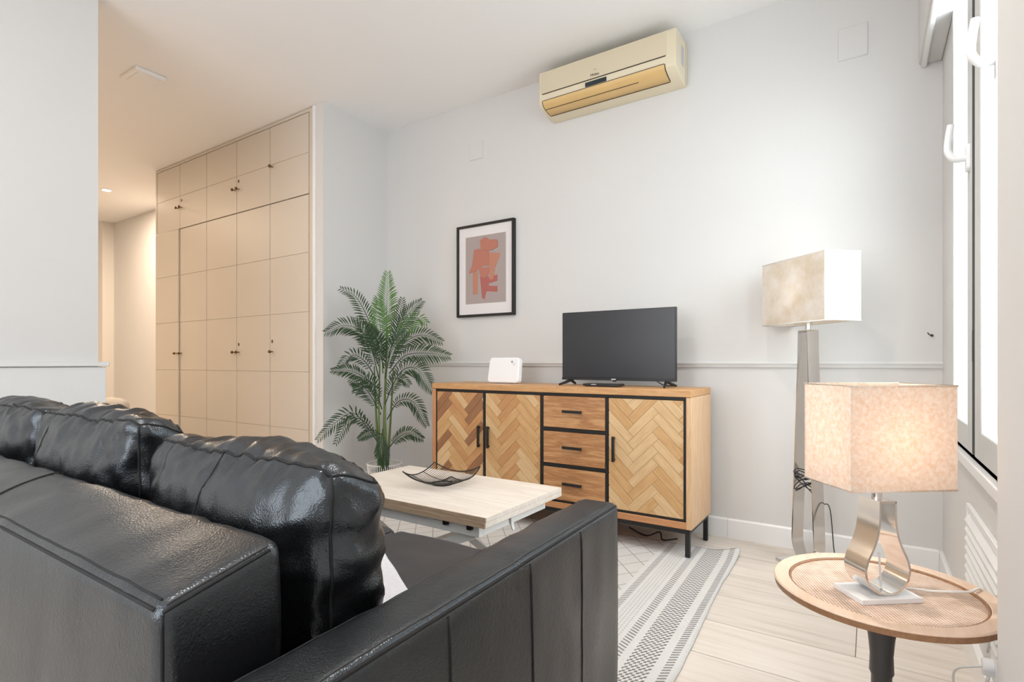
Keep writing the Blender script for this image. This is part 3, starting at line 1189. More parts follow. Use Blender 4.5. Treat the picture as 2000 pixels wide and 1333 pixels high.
lf.box(X0 + 0.01, X1 - 0.01, SF + 0.004, SF + 0.026, 0.123, 0.1445).box(X0 + 0.01, X1 - 0.01, SB - 0.03, SB - 0.008, 0.123, 0.1445)
lf.box(X0 + 0.01, X0 + 0.032, SF + 0.026, SB - 0.03, 0.123, 0.1445).box(X1 - 0.032, X1 - 0.01, SF + 0.026, SB - 0.03, 0.123, 0.1445)
lf.build('leg_frame', black_m, sb, bevel=0.001, seg=1)
for x in (X0 + 0.01, X1 - 0.032):
    for y0, zf in ((SF + 0.004, 0.0105), (SB - 0.03, 0.0)):
        MB().box(x, x + 0.022, y0, y0 + 0.022, zf, 0.123).build('leg', black_m, sb, bevel=0.001, seg=1)
cbl = MB().tube(bez([(-1.15, 2.95, 0.004), (-1.02, 2.86, 0.004), (-0.95, 2.88, 0.03), (-0.92, 2.84, 0.004), (-0.86, 2.90, 0.004)], 8), 0.004, 6).build('power_cable', cable_m, angle=180)
tag(cbl, 'loose black power cable lying on the floor under the sideboard', 'cable')

# ------------------------------------------------------------------ television
TY = 2.83
tvo = thing('television', 'black flat screen television standing on the oak sideboard', 'television', (-1.19, TY, 0.815))
TX0, TX1, TZ0, TZ1 = -1.518, -0.845, 0.846, 1.240
MB().box(TX0, TX1, TY, TY + 0.018, TZ0, TZ1).build('panel', blackp_m, tvo, bevel=0.003)
MB().box(TX0 + 0.12, TX1 - 0.12, TY + 0.018, TY + 0.055, TZ0 + 0.01, TZ0 + 0.22).build('rear_housing', blackp_m, tvo, bevel=0.01)
MB().box(TX0 + 0.006, TX1 - 0.006, TY - 0.0015, TY, TZ0 + 0.016, TZ1 - 0.006).build('screen', screen_m, tvo, smooth=False)
MB().box(TX0, TX1, TY - 0.004, TY, TZ0, TZ0 + 0.014).build('bottom_bezel', blackp_m, tvo, bevel=0.001, seg=1)
MB().box(-1.206, -1.180, TY - 0.0055, TY - 0.004, TZ0 + 0.004, TZ0 + 0.010).build('badge', steel2_m, tvo)
MB().box(-1.200, -1.180, TY - 0.002, TY + 0.010, TZ0 - 0.006, TZ0).build('sensor', blackp_m, tvo, bevel=0.001)
for fx in (TX0 + 0.055, TX1 - 0.055):
    f_ = MB()
    for dy in (-0.105, 0.095):
        sx = -1 if fx < -1.2 else 1
        f_.tube([(fx, TY + 0.010, TZ0), (fx + sx * 0.012, TY + 0.010 + dy * 0.5, TZ0 - 0.014), (fx + sx * 0.022, TY + 0.010 + dy, 0.8215)], 0.0075, 8, radii=[0.010, 0.0085, 0.0065])
    f_.build('foot', blackp_m, tvo)
MB().tube(bez([(-0.955, TY + 0.02, TZ0), (-0.925, TY + 0.04, 0.825), (-0.91, TY + 0.10, 0.820), (-0.90, 2.98, 0.820)], 6), 0.003, 6).build('cable', cable_m, tvo, angle=180)
sbx = thing('set_top_box', 'slim black box lying under the television on the sideboard', 'set-top box', (-1.23, 2.75, 0.815))
MB().box(-1.325, -1.118, 2.71, 2.80, 0.818, 0.831).build('case', blackp_m, sbx, bevel=0.003)
MB().box(-1.275, -1.245, 2.7092, 2.7102, 0.825, 0.829).build('badge', steel2_m, sbx)
MB().box(-1.315, -1.13, 2.72, 2.79, 0.815, 0.8185).build('feet', blackp_m, sbx)

# router
rt = thing('router', 'white rounded router box leaning on the oak sideboard', 'router', (-1.88, 2.8, 0.815))
RYc = 2.80
ax = [Vector((1, 0, 0)), Vector((0, math.sin(R(9)), math.cos(R(9))))]
nrm = ax[0].cross(ax[1])
rw, rh = 0.118, 0.160
o3 = Vector((-1.915, RYc, 0.817))
pf = rrect(-rw, rw, 0.0, rh, 0.022)
MB().prism([(p[0] * (1 - 0.06 * (p[1] / rh)), p[1]) for p in pf], lambda p, a: o3 + ax[0] * p[0] + ax[1] * p[1] + nrm * a, -0.022, 0.022).build('case', whitep_m, rt, bevel=0.007, seg=3)
MB().prism(arc(0.062, 0.132, 0.007, 0, 340, 14), lambda p, a: o3 + ax[0] * p[0] + ax[1] * p[1] + nrm * a, 0.0222, 0.0230).build('logo_dot', grayp_m, rt)
MB().prism(arc(0.078, 0.118, 0.012, 0, 345, 18), lambda p, a: o3 + ax[0] * p[0] + ax[1] * p[1] + nrm * a, 0.0221, 0.0226).build('logo_ring', stone_m, rt)
MB().box(-1.98, -1.85, RYc - 0.010, RYc + 0.045, 0.815, 0.820).build('stand', grayp_m, rt, bevel=0.001)

# ------------------------------------------------------------------ framed picture
pc = thing('framed_picture', 'black framed abstract print of terracotta shapes with a white mount', 'picture', (-2.263, YB, 1.27))
PX0, PX1, PZ0, PZ1, PY = -2.512, -2.014, 1.272, 1.930, YB - 0.03
fb = 0.017
f_ = MB()
f_.box(PX0, PX1, PY, YB, PZ0, PZ0 + fb).box(PX0, PX1, PY, YB, PZ1 - fb, PZ1)
f_.box(PX0, PX0 + fb, PY, YB, PZ0 + fb, PZ1 - fb).box(PX1 - fb, PX1, PY, YB, PZ0 + fb, PZ1 - fb)
f_.build('frame', black_m, pc, bevel=0.001, seg=1)
mount_m = plain('mount_board', (0.78, 0.74, 0.74), 0.9, var=0.01)
canvas_m = plain('grey_print', (0.40, 0.335, 0.315), 0.9, var=0.08, nscale=150)
MB().box(PX0 + fb, PX1 - fb, PY + 0.012, YB - 0.002, PZ0 + fb, PZ1 - fb).build('mount', mount_m, pc, smooth=False)
IX0, IX1, IZ0, IZ1 = -2.435, -2.085, 1.365, 1.845
MB().box(IX0, IX1, PY + 0.011, PY + 0.012, IZ0, IZ1).build('print', canvas_m, pc, smooth=False)
terr = [plain('terracotta_a', (0.47, 0.185, 0.135), 0.9), plain('terracotta_b', (0.50, 0.225, 0.15), 0.9), plain('terracotta_c', (0.42, 0.135, 0.12), 0.9)]
# shapes in print coordinates (0..1, 0..1 from lower left)
SH = [
    (2, [(0.37, 0.40), (0.42, 0.08), (0.48, 0.05), (0.53, 0.17), (0.55, 0.17), (0.80, 0.15), (0.80, 0.235), (0.60, 0.245), (0.58, 0.28), (0.80, 0.31), (0.80, 0.40), (0.60, 0.38)], 1),
    (1, [(0.19, 0.46), (0.32, 0.46), (0.31, 0.14), (0.19, 0.14)], 1),
    (0, [(0.22, 0.80), (0.35, 0.81), (0.42, 0.78), (0.42, 0.52), (0.30, 0.50), (0.28, 0.47), (0.08, 0.46), (0.17, 0.57)], 2),
    (1, [(0.60, 0.73), (0.86, 0.71), (0.86, 0.67), (0.74, 0.50), (0.70, 0.34), (0.60, 0.34), (0.62, 0.48), (0.58, 0.55)], 2),
    (0, arc(0.48, 0.50, 0.13, 170, 370, 14), 3),
    (0, [(0.41, 0.77), (0.60, 0.76), (0.59, 0.55), (0.42, 0.55)], 4),
    (0, [(0.38, 0.93)] + [(0.50 + 0.06 * math.cos(R(q)), 0.93 + 0.04 * math.sin(R(q))) for q in (150, 90, 30)] + [(0.62, 0.92), (0.78, 0.91), (0.81, 0.88), (0.81, 0.80), (0.66, 0.765), (0.40, 0.765)], 5),
]
for k, poly, lay in SH:
    MB().prism(poly, lambda p, a: (IX0 + p[0] * (IX1 - IX0), a, IZ0 + p[1] * (IZ1 - IZ0)), PY + 0.011, PY + 0.011 - 0.0011 * lay).build('shape', terr[k], pc, smooth=False)

# ------------------------------------------------------------------ air conditioner
AX0, AX1, AZ0, AZ1 = -1.712, -0.864, 2.500, 2.745
ac = thing('air_conditioner', 'yellowed wall air conditioner with amber louver under the ceiling', 'air conditioner', (-1.29, YB, AZ0))
AF = YB - 0.200
prof = [(YB, AZ1 - 0.005), (AF + 0.035, AZ1), (AF + 0.004, AZ1 - 0.004), (AF, AZ1 - 0.012), (AF - 0.004, 2.60), (AF - 0.0025, 2.549),
        (AF + 0.008, 2.533), (AF + 0.042, 2.519), (AF + 0.098, 2.506), (YB - 0.055, AZ0), (YB, AZ0)]
MB().prism(prof, lambda p, a: (a, p[0], p[1]), AX0, AX1).build('body', acbody_m, ac, bevel=0.004, seg=2)
MB().prism([(AF - 0.0005, AZ1 - 0.014), (AF - 0.0055, 2.604), (AF - 0.0015, 2.603), (AF + 0.004, AZ1 - 0.014)], lambda p, a: (a, p[0], p[1]), AX0 + 0.012, AX1 - 0.050).build('front_panel', acpanel_m, ac, bevel=0.001, seg=1)
MB().box(AX0 + 0.025, AX1 - 0.055, AF - 0.0058, AF, 2.5975, 2.6025).build('intake_slot', slot_m, ac)
lp = [(AF - 0.0065, 2.556), (AF - 0.0045, 2.546), (AF + 0.006, 2.530), (AF + 0.040, 2.516), (AF + 0.096, 2.505)]
lq = [(p[0] + 0.010, p[1] + 0.008) for p in lp]
MB().prism(lp + lq[::-1], lambda p, a: (a, p[0], p[1]), AX0 + 0.028, AX1 - 0.062).build('louver', aclouver_m, ac, angle=50)
seamp = [(AF + 0.0300, 2.5200), (AF + 0.0340, 2.5184), (AF + 0.036, 2.526)]
MB().prism(seamp, lambda p, a: (a, p[0] - 0.0012, p[1] - 0.0012), AX0 + 0.03, AX1 - 0.22).build('louver_line', slot_m, ac)
for x in (AX0 + 0.0245, AX1 - 0.0615):
    MB().prism([(p[0] - 0.0007, p[1] - 0.0007) for p in lp] + lq[::-1], lambda p, a: (a, p[0], p[1]), x, x + 0.0035).build('louver_gap', slot_m, ac)
MB().prism([(lp[0][0] - 0.0007, 2.5595), (lp[0][0] - 0.0007, 2.556), (AF + 0.01, 2.557)], lambda p, a: (a, p[0], p[1]), AX0 + 0.028, AX1 - 0.062).build('louver_gap', slot_m, ac)
MB().prism([(lp[-1][0], lp[-1][1] - 0.001), (lp[-1][0] + 0.004, lp[-1][1] - 0.0026), (lp[-1][0] + 0.004, lp[-1][1] + 0.01)], lambda p, a: (a, p[0], p[1]), AX0 + 0.028, AX1 - 0.062).build('louver_gap', slot_m, ac)
MB().box(-1.395, -1.262, AF - 0.0066, AF, 2.5635, 2.5885).build('display', lcd_m, ac)
text_mesh('Midea', 0.023, slot_m, ac, 'lettering', (-1.335, AF - 0.0052, 2.622), (1, 0, 0), (0, 0.036, 1), label='small dark brand lettering')
MB().tube([(-1.335 + 0.011 * math.cos(R(q)), AF - 0.0034, 2.643 + 0.011 * math.sin(R(q))) for q in range(200, 520, 16)], 0.0008, 5).build('emblem', slot_m, ac)
MB().box(AX1, AX1 + 0.0012, YB - 0.105, YB - 0.062, 2.585, 2.69).build('sticker', sticker_m, ac)
MB().box(AX1, AX1 + 0.003, YB - 0.03, YB - 0.004, 2.51, 2.735).build('rear_frame', acpanel_m, ac, bevel=0.001)

# ------------------------------------------------------------------ coffee table
TT = 0.42
ct = thing('coffee_table', 'bleached wood folding coffee table with white metal scissor legs', 'coffee table', (-1.53, 1.75, 0))
cx0, cx1, cy0, cy1 = -1.970, -1.088, 1.480, 2.022
MB().box(cx0, cx1, cy0 + 0.004, cy1, TT - 0.018, TT).build('upper_top', table_wood, ct, bevel=0.0015)
MB().box(cx0, cx1, cy0 + 0.001, cy1, TT - 0.037, TT - 0.0185).build('lower_top', table_wood, ct, bevel=0.0015)
e_ = MB()
e_.box(cx0, cx1 - 0.001, cy0, cy0 + 0.004, TT - 0.0178, TT - 0.0006)
e_.box(cx0, cx1 - 0.001, cy0 - 0.004, cy0 + 0.001, TT - 0.0368, TT - 0.0192)
e_.build('edge_band', table_edge, ct, smooth=False)
fm = MB()
fm.box(cx0 + 0.08, cx1 - 0.05, cy0 + 0.03, cy0 + 0.055, TT - 0.085, TT - 0.045).box(cx0 + 0.08, cx1 - 0.05, cy1 - 0.075, cy1 - 0.05, TT - 0.085, TT - 0.045)
fm.box(cx1 - 0.075, cx1 - 0.05, cy0 + 0.055, cy1 - 0.075, TT - 0.085, TT - 0.045).box(cx0 + 0.08, cx0 + 0.105, cy0 + 0.055, cy1 - 0.075, TT - 0.085, TT - 0.045)
fm.build('frame', white_metal_m, ct, bevel=0.002)
for px in (cx1 - 0.20, cx0 + 0.22, cx1 - 0.09):
    MB().lathe(px, cy0 + 0.03, [(0.014, TT - 0.060), (0.014, TT - 0.0375)], 14).build('stop', blackp_m, ct)
# latch
lt = [(0.0, 0.0), (0.030, 0.0), (0.030, -0.022), (0.016, -0.028), (0.016, -0.045), (0.024, -0.066), (0.012, -0.070), (0.0, -0.048)]
MB().prism(lt, lambda p, a: (a, cy0 + 0.22 + p[0], TT - 0.040 + p[1]), cx1 - 0.046, cx1 - 0.040).build('latch', white_metal_m, ct, bevel=0.001)


def bar(a, b, wv, h, name, m):
    a, b = Vector(a), Vector(b)
    d = (b - a).normalized()
    s_ = Vector(wv).normalized()
    u = d.cross(s_)
    MB().obox((a + b) / 2, [d, s_, u], ((b - a).length / 2, 0.008, h)).build(name, m, ct, bevel=0.002)


for yy, dy in ((cy0 + 0.075, 1), (cy1 - 0.095, -1)):
    bar((cx0 + 0.13, yy, 0.045), (cx1 - 0.10, yy, TT - 0.088), (0, 1, 0), 0.018, 'scissor_leg', white_metal_m)
    bar((cx1 - 0.13, yy + dy * 0.02, 0.045), (cx0 + 0.13, yy + dy * 0.02, TT - 0.088), (0, 1, 0), 0.018, 'scissor_leg', white_metal_m)
for xx in (cx0 + 0.12, cx1 - 0.12):
    MB().box(xx - 0.02, xx + 0.02, cy0 + 0.03, cy1 - 0.03, 0.012, 0.042).build('foot_bar', white_metal_m, ct, bevel=0.003)

# ------------------------------------------------------------------ wire bowl
wb = thing('wire_bowl', 'square black wire bowl with upturned corners on the coffee table', 'bowl', (-1.545, 1.785, TT))
bc = Vector((-1.548, 1.790, TT))
hb, ang = 0.128, R(8)


def bowl_pt(u, v):
    d2 = max(0, u * u * 0.5 + v * v * 0.5)
    z = 0.004 + 0.062 * d2 ** 1.1
    x, y = u * hb * (1 - 0.06 * v * v), v * hb * (1 - 0.06 * u * u)
    return bc + Vector((x * math.cos(ang) - y * math.sin(ang), x * math.sin(ang) + y * math.cos(ang), z))


K = 16
rim = [bowl_pt(-1 + 2 * i / K, -1) for i in range(K)] + [bowl_pt(1, -1 + 2 * i / K) for i in range(K)] + \
      [bowl_pt(1 - 2 * i / K, 1) for i in range(K)] + [bowl_pt(-1, 1 - 2 * i / K) for i in range(K)]
MB().tube(rim, 0.0026, 6, closed=True).build('rim', black_m, wb, angle=180)
wm = MB()
for i in range(1, 28):
    q = -1 + 2 * i / 28
    wm.tube([bowl_pt(q, -1 + 2 * k / 20) for k in range(21)], 0.0012, 4)
ow = wm.build('wires', black_m, wb, angle=180)
ow['kind'] = 'stuff'
cr = MB()
for q in (-0.34, 0.34):
    cr.tube([bowl_pt(-1 + 2 * k / 20, q) - Vector((0, 0, 0.0015)) for k in range(21)], 0.0016, 5)
cr.build('cross_wires', black_m, wb, angle=180)
MB().tube([bc + Vector((0.045 * math.cos(R(a)), 0.045 * math.sin(R(a)), 0.003)) for a in range(0, 360, 15)], 0.003, 6, closed=True).build('base_ring', black_m, wb, angle=180)

# ------------------------------------------------------------------ palm
pcx, pcy = -2.835, 2.665
pt = thing('plant_basket', 'white wire basket planter standing in the corner behind the coffee table', 'planter', (pcx, pcy, 0))
pr_ = 0.119
MB().lathe(pcx, pcy, [(0.085, 0.012), (0.098, 0.19), (0.100, 0.195), (0.094, 0.19), (0.080, 0.05)], 32).build('inner_pot', pot_m, pt)
for z, r in ((0.004, 0.088), (0.24, pr_)):
    MB().tube([(pcx + r * math.cos(R(a)), pcy + r * math.sin(R(a)), z) for a in range(0, 360, 10)], 0.005, 6, closed=True).build('ring', wire_m, pt, angle=180)
wm = MB()
for k in range(54):
    a = 2 * math.pi * k / 54
    wm.tube([(pcx + r * math.cos(a), pcy + r * math.sin(a), z) for r, z in ((0.088, 0.004), (0.104, 0.12), (pr_, 0.24))], 0.0025, 4)
ow = wm.build('wire_cage', wire_m, pt, angle=180)
ow['kind'] = 'stuff'
MB().lathe(pcx, pcy, [(0.085, 0.17), (0.05, 0.185), (0.01, 0.19)], 24).build('soil', soil_m, pt)

palm = thing('artificial_palm', 'tall green feather palm with arching fronds in the white basket', 'plant', (pcx, pcy, 0.19))
# photo directions turned into points at the plant's own distance
FPX, SN, CS = 1056.6, math.sin(R(33.52)), math.cos(R(33.52))


def ray_pt(px, py, dep):
    u, v = (px - 1000) / FPX, (707.5 - py) / FPX
    return Vector(((-SN + u * CS) * dep, (CS + u * SN) * dep, CAM_H + v * dep))


DP = 3.79
canes = [((748, 905, 0), (752, 760, 0), (757, 640, 0)), ((740, 905, .02), (734, 800, .05), (731, 715, .06)), ((757, 905, .02), (764, 800, .06), (768, 720, .07)),
         ((743, 905, -.03), (740, 820, -.04), (742, 700, -.05)), ((755, 905, -.03), (752, 800, -.05), (756, 690, -.05))]
for c in canes:
    P = bez([ray_pt(x, y, DP + d) for x, y, d in c], 8)
    P[0].z = 0.18
    n = len(P)
    MB().tube(P, 0.008, 8, radii=[0.0095 - 0.005 * i / n for i in range(n)]).build('cane', stemg_m, palm, angle=180)


def frond(pts, leaf=0.115, pairs=26, mat=None, fold=0.5, start=0.22, face=None, seed=0):
    """rachis through pts (px, py, depth offset) with paired leaflets"""
    rr = random.Random(seed)
    P = bez([ray_pt(x, y, DP + d) for x, y, d in pts], 14)
    L = [0]
    for a, b in zip(P, P[1:]):
        L.append(L[-1] + (b - a).length)

    def at(t):
        s_ = t * L[-1]
        for i in range(len(L) - 1):
            if L[i + 1] >= s_:
                k = (s_ - L[i]) / max(1e-9, L[i + 1] - L[i])
                return P[i].lerp(P[i + 1], k), (P[i + 1] - P[i]).normalized()
        return P[-1], (P[-1] - P[-2]).normalized()
    mb = MB()
    n = len(P)
    mb.tube(P, 0.003, 5, radii=[0.0042 - 0.0032 * i / n for i in range(n)])
    view = Vector((SN, -CS, 0.18)).normalized() if face is None else Vector(face).normalized()
    for k in range(pairs):
        t = start + (1 - start) * (k + 0.5) / pairs
        p, d = at(t)
        prof = min(1.0, 0.35 + 2.2 * (t - start)) * (1 - 0.72 * ((t - start) / (1 - start)) ** 2.2)
        ln = leaf * prof
        side = d.cross(view)
        if side.length < 1e-3:
            side = d.cross(Vector((0, 0, 1)))
        side.normalize()
        nrm = side.cross(d)
        for sg in (-1, 1):
            fwd = 0.55 + 0.75 * (t - start) + rr.uniform(-.12, .12)
            dr = (side * sg + d * fwd + nrm * (fold * 0.5 + rr.uniform(-.15, .15))).normalized()
            wv = d.cross(dr).cross(dr).normalized() * 0.0043 * (0.7 + 0.6 * prof)
            q0 = p
            q1 = p + dr * ln * 0.45
            q2 = p + dr * ln * 0.8 + Vector((0, 0, -0.06 * ln))
            q3 = p + dr * ln + Vector((0, 0, -0.16 * ln))
            lift = nrm * 0.0016
            v = [q0, q1 + wv + lift, q1 - lift, q1 - wv + lift, q2 + wv * 0.6 + lift, q2 - lift, q2 - wv * 0.6 + lift, q3]
            mb.add(v, [(0, 2, 1), (0, 3, 2), (1, 2, 5, 4), (2, 3, 6, 5), (4, 5, 7), (5, 6, 7)])
    for i, v in enumerate(mb.v):     # stay clear of the walls
        mb.v[i] = (max(v[0], XP + 0.012), min(v[1], YB - 0.03), v[2])
    return mb.build('frond', mat or leaf_m, palm, angle=180)


FR = [  # (points, leaf length, pairs, material)
    ([(754, 690, 0), (755, 620, -.02), (757, 533, 0)], .130, 30, leaf2_m, .12),
    ([(748, 730, -.08), (744, 660, -.14), (738, 582, -.16)], .135, 30, leaf2_m, .14),
    ([(745, 690, 0), (722, 630, -.02), (695, 580, -.04), (665, 564, -.05)], .100, 22, leaf_m, .3),
    ([(760, 690, 0), (782, 640, -.02), (805, 605, -.03), (824, 588, -.02)], .110, 22, leaf_m, .15),
    ([(758, 700, .05), (775, 640, .08), (782, 608, .1), (786, 583, .1)], .100, 20, leaf_m, .2),
    ([(762, 710, -.04), (785, 655, -.06), (812, 622, -.08), (834, 632, -.1)], .110, 22, leaf2_m, .2),
    ([(742, 720, 0), (712, 655, -.03), (675, 636, -.05), (636, 650, -.06)], .120, 26, leaf_m, .4),
    ([(740, 740, -.06), (728, 690, -.12), (715, 650, -.16), (700, 622, -.18)], .120, 24, leaf_m, .15),
    ([(735, 740, .02), (712, 706, .0), (688, 694, -.02), (662, 716, -.03)], .085, 16, leaf_m, .3),
    ([(740, 760, 0), (712, 738, -.04), (682, 724, -.07), (648, 724, -.08)], .085, 22, leaf_m, .3),
    ([(760, 730, -.02), (790, 696, -.06), (830, 690, -.1), (878, 696, -.12)], .120, 26, leaf_m, .15),
    ([(762, 720, .03), (785, 675, .02), (822, 655, .0), (863, 668, -.02)], .110, 24, leaf_m, .25),
    ([(758, 770, -.04), (785, 725, -.1), (815, 722, -.14), (845, 764, -.16)], .120, 26, leaf_m, .4),
    ([(756, 820, -.02), (778, 785, -.06), (808, 786, -.1), (834, 832, -.12)], .090, 24, leaf_m, .35),
    ([(744, 810, -.02), (725, 775, -.08), (705, 752, -.12), (685, 742, -.13)], .105, 20, leaf_m, .3),
    ([(746, 800, -.08), (732, 760, -.14), (712, 742, -.18), (694, 768, -.2)], .100, 20, leaf_m, .3),
    ([(742, 870, 0), (718, 836, -.04), (690, 808, -.08), (655, 826, -.12), (620, 860, -.14)], .095, 24, leaf_m, .35),
    ([(744, 866, -.03), (712, 824, -.1), (682, 822, -.14), (655, 868, -.17)], .080, 18, leaf_m, .3),
    ([(756, 880, -.02), (775, 858, -.06), (798, 846, -.09), (826, 858, -.11)], .085, 22, leaf_m, .15),
    ([(748, 850, -.04), (735, 846, -.08), (718, 848, -.1), (700, 858, -.1)], .060, 14, leaf_m, .3),
    ([(748, 838, -.08), (745, 860, -.14), (747, 885, -.16), (752, 912, -.15)], .080, 24, leaf_m, .3),
    ([(750, 720, -.1), (742, 690, -.17), (735, 668, -.19), (722, 640, -.2)], .115, 24, leaf_m, .15),
    ([(752, 740, -.1), (760, 700, -.17), (772, 672, -.2), (792, 650, -.2)], .115, 24, leaf_m, .15),
    ([(752, 790, -.06), (768, 750, -.14), (782, 738, -.17), (800, 752, -.19)], .090, 18, leaf_m, .3),
]
for i, (p, lf_, pa, mt, fo) in enumerate(FR):
    frond(p, lf_, pa, mt, fo, seed=i)

# ------------------------------------------------------------------ lamps with looped steel bands


def loop_lamp(root, ctr, phi, zb, loop, depth, band_t, m):
    """loop: closed list of (u, z) outer outline; u along phi, band depth along the normal"""
    L = Vector((math.cos(R(phi)), math.sin(R(phi)), 0))
    N = Vector((-L.y, L.x, 0))
    c = Vector((ctr[0], ctr[1], 0))
    n = len(loop)
    inner = []
    for i in range(n):
        a, b = Vector(loop[i - 1]), Vector(loop[(i + 1) % n])
        t = (b - a).normalized()
        nn = Vector((-t.y, t.x))
        inner.append(Vector(loop[i]) + nn * band_t)
    v, f = [], []
    for d in (-depth, depth):
        for ring in (loop, inner):
            for p in ring:
                v.append(c + L * p[0] + N * d + Vector((0, 0, zb + p[1])))
    for i in range(n):
        j = (i + 1) % n
        o0, i0, o1, i1 = 0, n, 2 * n, 3 * n
        f += [(o0 + i, o0 + j, o1 + j, o1 + i), (i0 + i, i1 + i, i1 + j, i0 + j), (o0 + i, i0 + i, i0 + j, o0 + j), (o1 + i, o1 + j, i1 + j, i1 + i)]
    return MB().add(v, f).build('loop', m, root, angle=28), L, N, c


def box_shade(root, c, L, N, hl, hn, z0, z1, m, trim):
    out, th = MB(), 0.0022
    cs = [(-hl, -hn), (hl, -hn), (hl, hn), (-hl, hn)]
    ci = [(-hl + th, -hn + th), (hl - th, -hn + th), (hl - th, hn - th), (-hl + th, hn - th)]
    v = []
    for z in (z0, z1):
        for ring in (cs, ci):
            for a, b in ring:
                v.append(c + L * a + N * b + Vector((0, 0, z)))
    f = []
    for i in range(4):
        j = (i + 1) % 4
        f += [(i, j, 8 + j, 8 + i), (4 + i, 12 + i, 12 + j, 4 + j), (i, 4 + i, 4 + j, j), (8 + i, 8 + j, 12 + j, 12 + i)]
    s_ = out.add(v, f).build('shade', m, root, smooth=False)
    for z in (z0, z1):
        MB().tube([c + L * a + N * b + Vector((0, 0, z)) for a, b in cs], 0.0022, 6, closed=True).build('shade_binding', trim, s_, angle=180)
    return s_


# floor lamp
fl = thing('floor_lamp', 'tall floor lamp with steel loop stem and pale rectangular shade', 'floor lamp', (-0.242, 2.865, 0))
wb_, wt_, hh = 0.075, 0.030, 1.085
lo = [(-wt_, hh), (-wt_ - 0.002, hh - 0.01)] + [(-wt_ - (wb_ - wt_) * k / 10, hh - 0.03 - (hh - 0.13) * k / 10) for k in range(1, 11)]
lo += [(-wb_ + 0.075 * (1 - math.cos(R(a))), 0.10 - 0.098 * math.sin(R(a))) for a in (15, 30, 45, 60, 75, 90)]
lo += [(-p[0], p[1]) for p in lo[::-1]]
lo2 = []
for p in lo:
    if not lo2 or (abs(p[0] - lo2[-1][0]) + abs(p[1] - lo2[-1][1])) > 1e-5:
        lo2.append(p)
_, L, N, c = loop_lamp(fl, (-0.242, 2.865), 133.7, 0.014, lo2, 0.029, 0.006, steel_m)
MB().obox(c + Vector((0, 0, 0.007)), [L, N, Vector((0, 0, 1))], (0.095, 0.10, 0.007)).build('base_plate', steel2_m, fl, bevel=0.002)
MB().lathe(c.x, c.y, [(0.012, 1.095), (0.012, 1.13), (0.018, 1.135), (0.018, 1.20)], 16).build('neck', steel2_m, fl)
box_shade(fl, c, L, N, 0.209, 0.089, 1.130, 1.430, shade_pale, trim_m)
MB().lathe(c.x, c.y, [(0.010, 1.20), (0.028, 1.24), (0.030, 1.26), (0.018, 1.285), (0.003, 1.292)], 18).build('bulb', bulb_m, fl)
sp = MB()
sp.tube([c + L * a + Vector((0, 0, 1.15)) for a in (-0.205, 0.205)], 0.002, 5).tube([c + N * a + Vector((0, 0, 1.15)) for a in (-0.086, 0.086)], 0.002, 5)
sp.build('shade_carrier', steel2_m, fl)
cc = c - N * 0.0
coil = []
for k in range(70):
    a = k * 0.62
    coil.append(c - L * 0.005 + L * (0.035 * math.cos(a)) + N * (0.045 * math.sin(a * 1.03) + 0.01) + Vector((0, 0, 0.40 + 0.035 * math.sin(a * 0.37) + 0.02 * math.cos(a * 1.7))))
cordp = coil + bez([coil[-1], c - L * 0.06 + Vector((0, 0, 0.32)), c - L * 0.02 + N * -0.03 + Vector((0, 0, 0.27)), c - L * 0.095 - N * 0.03 + Vector((0, 0, 0.30)), c - L * 0.16 + N * 0.0 + Vector((0, 0, 0.12)), c - L * 0.22 + N * 0.02 + Vector((0, 0, 0.03)),
                    c - L * 0.11 + N * 0.02 + Vector((0, 0, 0.018))], 8)[1:]
MB().tube(cordp, 0.0024, 6).build('cord', cable_m, fl, angle=180)
MB().obox(c - L * 0.082 + N * 0.02 + Vector((0, 0, 0.085)), [L, N, Vector((0, 0, 1))], (0.004, 0.007, 0.007)).build('cord_grommet', whitep_m, fl, bevel=0.001)
fb_ = lamp('floor_lamp_bulb', 'POINT', (0, 0, 1.28), 0.3, (1.0, 0.92, 0.84), 0.05)
fb_.parent = fl

# side table
TZ = 0.42
tcx, tcy, trd = 0.022, 1.545, 0.229
st = thing('side_table', 'round pale wood side table with woven cane inset on a dark pedestal', 'side table', (tcx, tcy, 0))
ri = trd - 0.034
MB().lathe(tcx, tcy, [(ri, TZ - 0.014), (ri, TZ - 0.0015), (ri + 0.002, TZ), (trd - 0.003, TZ), (trd, TZ - 0.003), (trd, TZ - 0.0045), (trd - 0.004, TZ - 0.0046)], 96, cap=False).build('rim', ring_wood, st, angle=30)
MB().lathe(tcx, tcy, [(trd - 0.0042, TZ - 0.0045), (trd - 0.0004, TZ - 0.0048), (trd - 0.003, TZ - 0.0185), (trd - 0.012, TZ - 0.022), (0.02, TZ - 0.022)], 96, cap=False).build('edge', ring_edge, st, angle=30)
MB().lathe(tcx, tcy, [(ri + 0.001, TZ - 0.012), (ri + 0.001, TZ - 0.0065), (0.001, TZ - 0.0065)], 96).build('cane_panel', rattan_m, st, angle=30)
MB().tube([(tcx + (ri - 0.003) * math.cos(R(a)), tcy + (ri - 0.003) * math.sin(R(a)), TZ - 0.0055) for a in range(0, 360, 4)], 0.003, 6, closed=True).build('cane_border', ring_edge, st, angle=180)
MB().lathe(tcx, tcy, [(0.052, TZ - 0.0225), (0.050, TZ - 0.035), (0.036, TZ - 0.07), (0.027, TZ - 0.12), (0.0235, TZ - 0.16), (0.025, 0.22), (0.021, 0.212), (0.021, 0.12), (0.030, 0.05), (0.06, 0.03)], 32).build('pedestal', leg_m, st, angle=30)
MB().lathe(tcx, tcy, [(0.155, 0.0), (0.160, 0.006), (0.155, 0.013), (0.06, 0.028), (0.04, 0.03)], 48).build('foot', leg_m, st, angle=30)

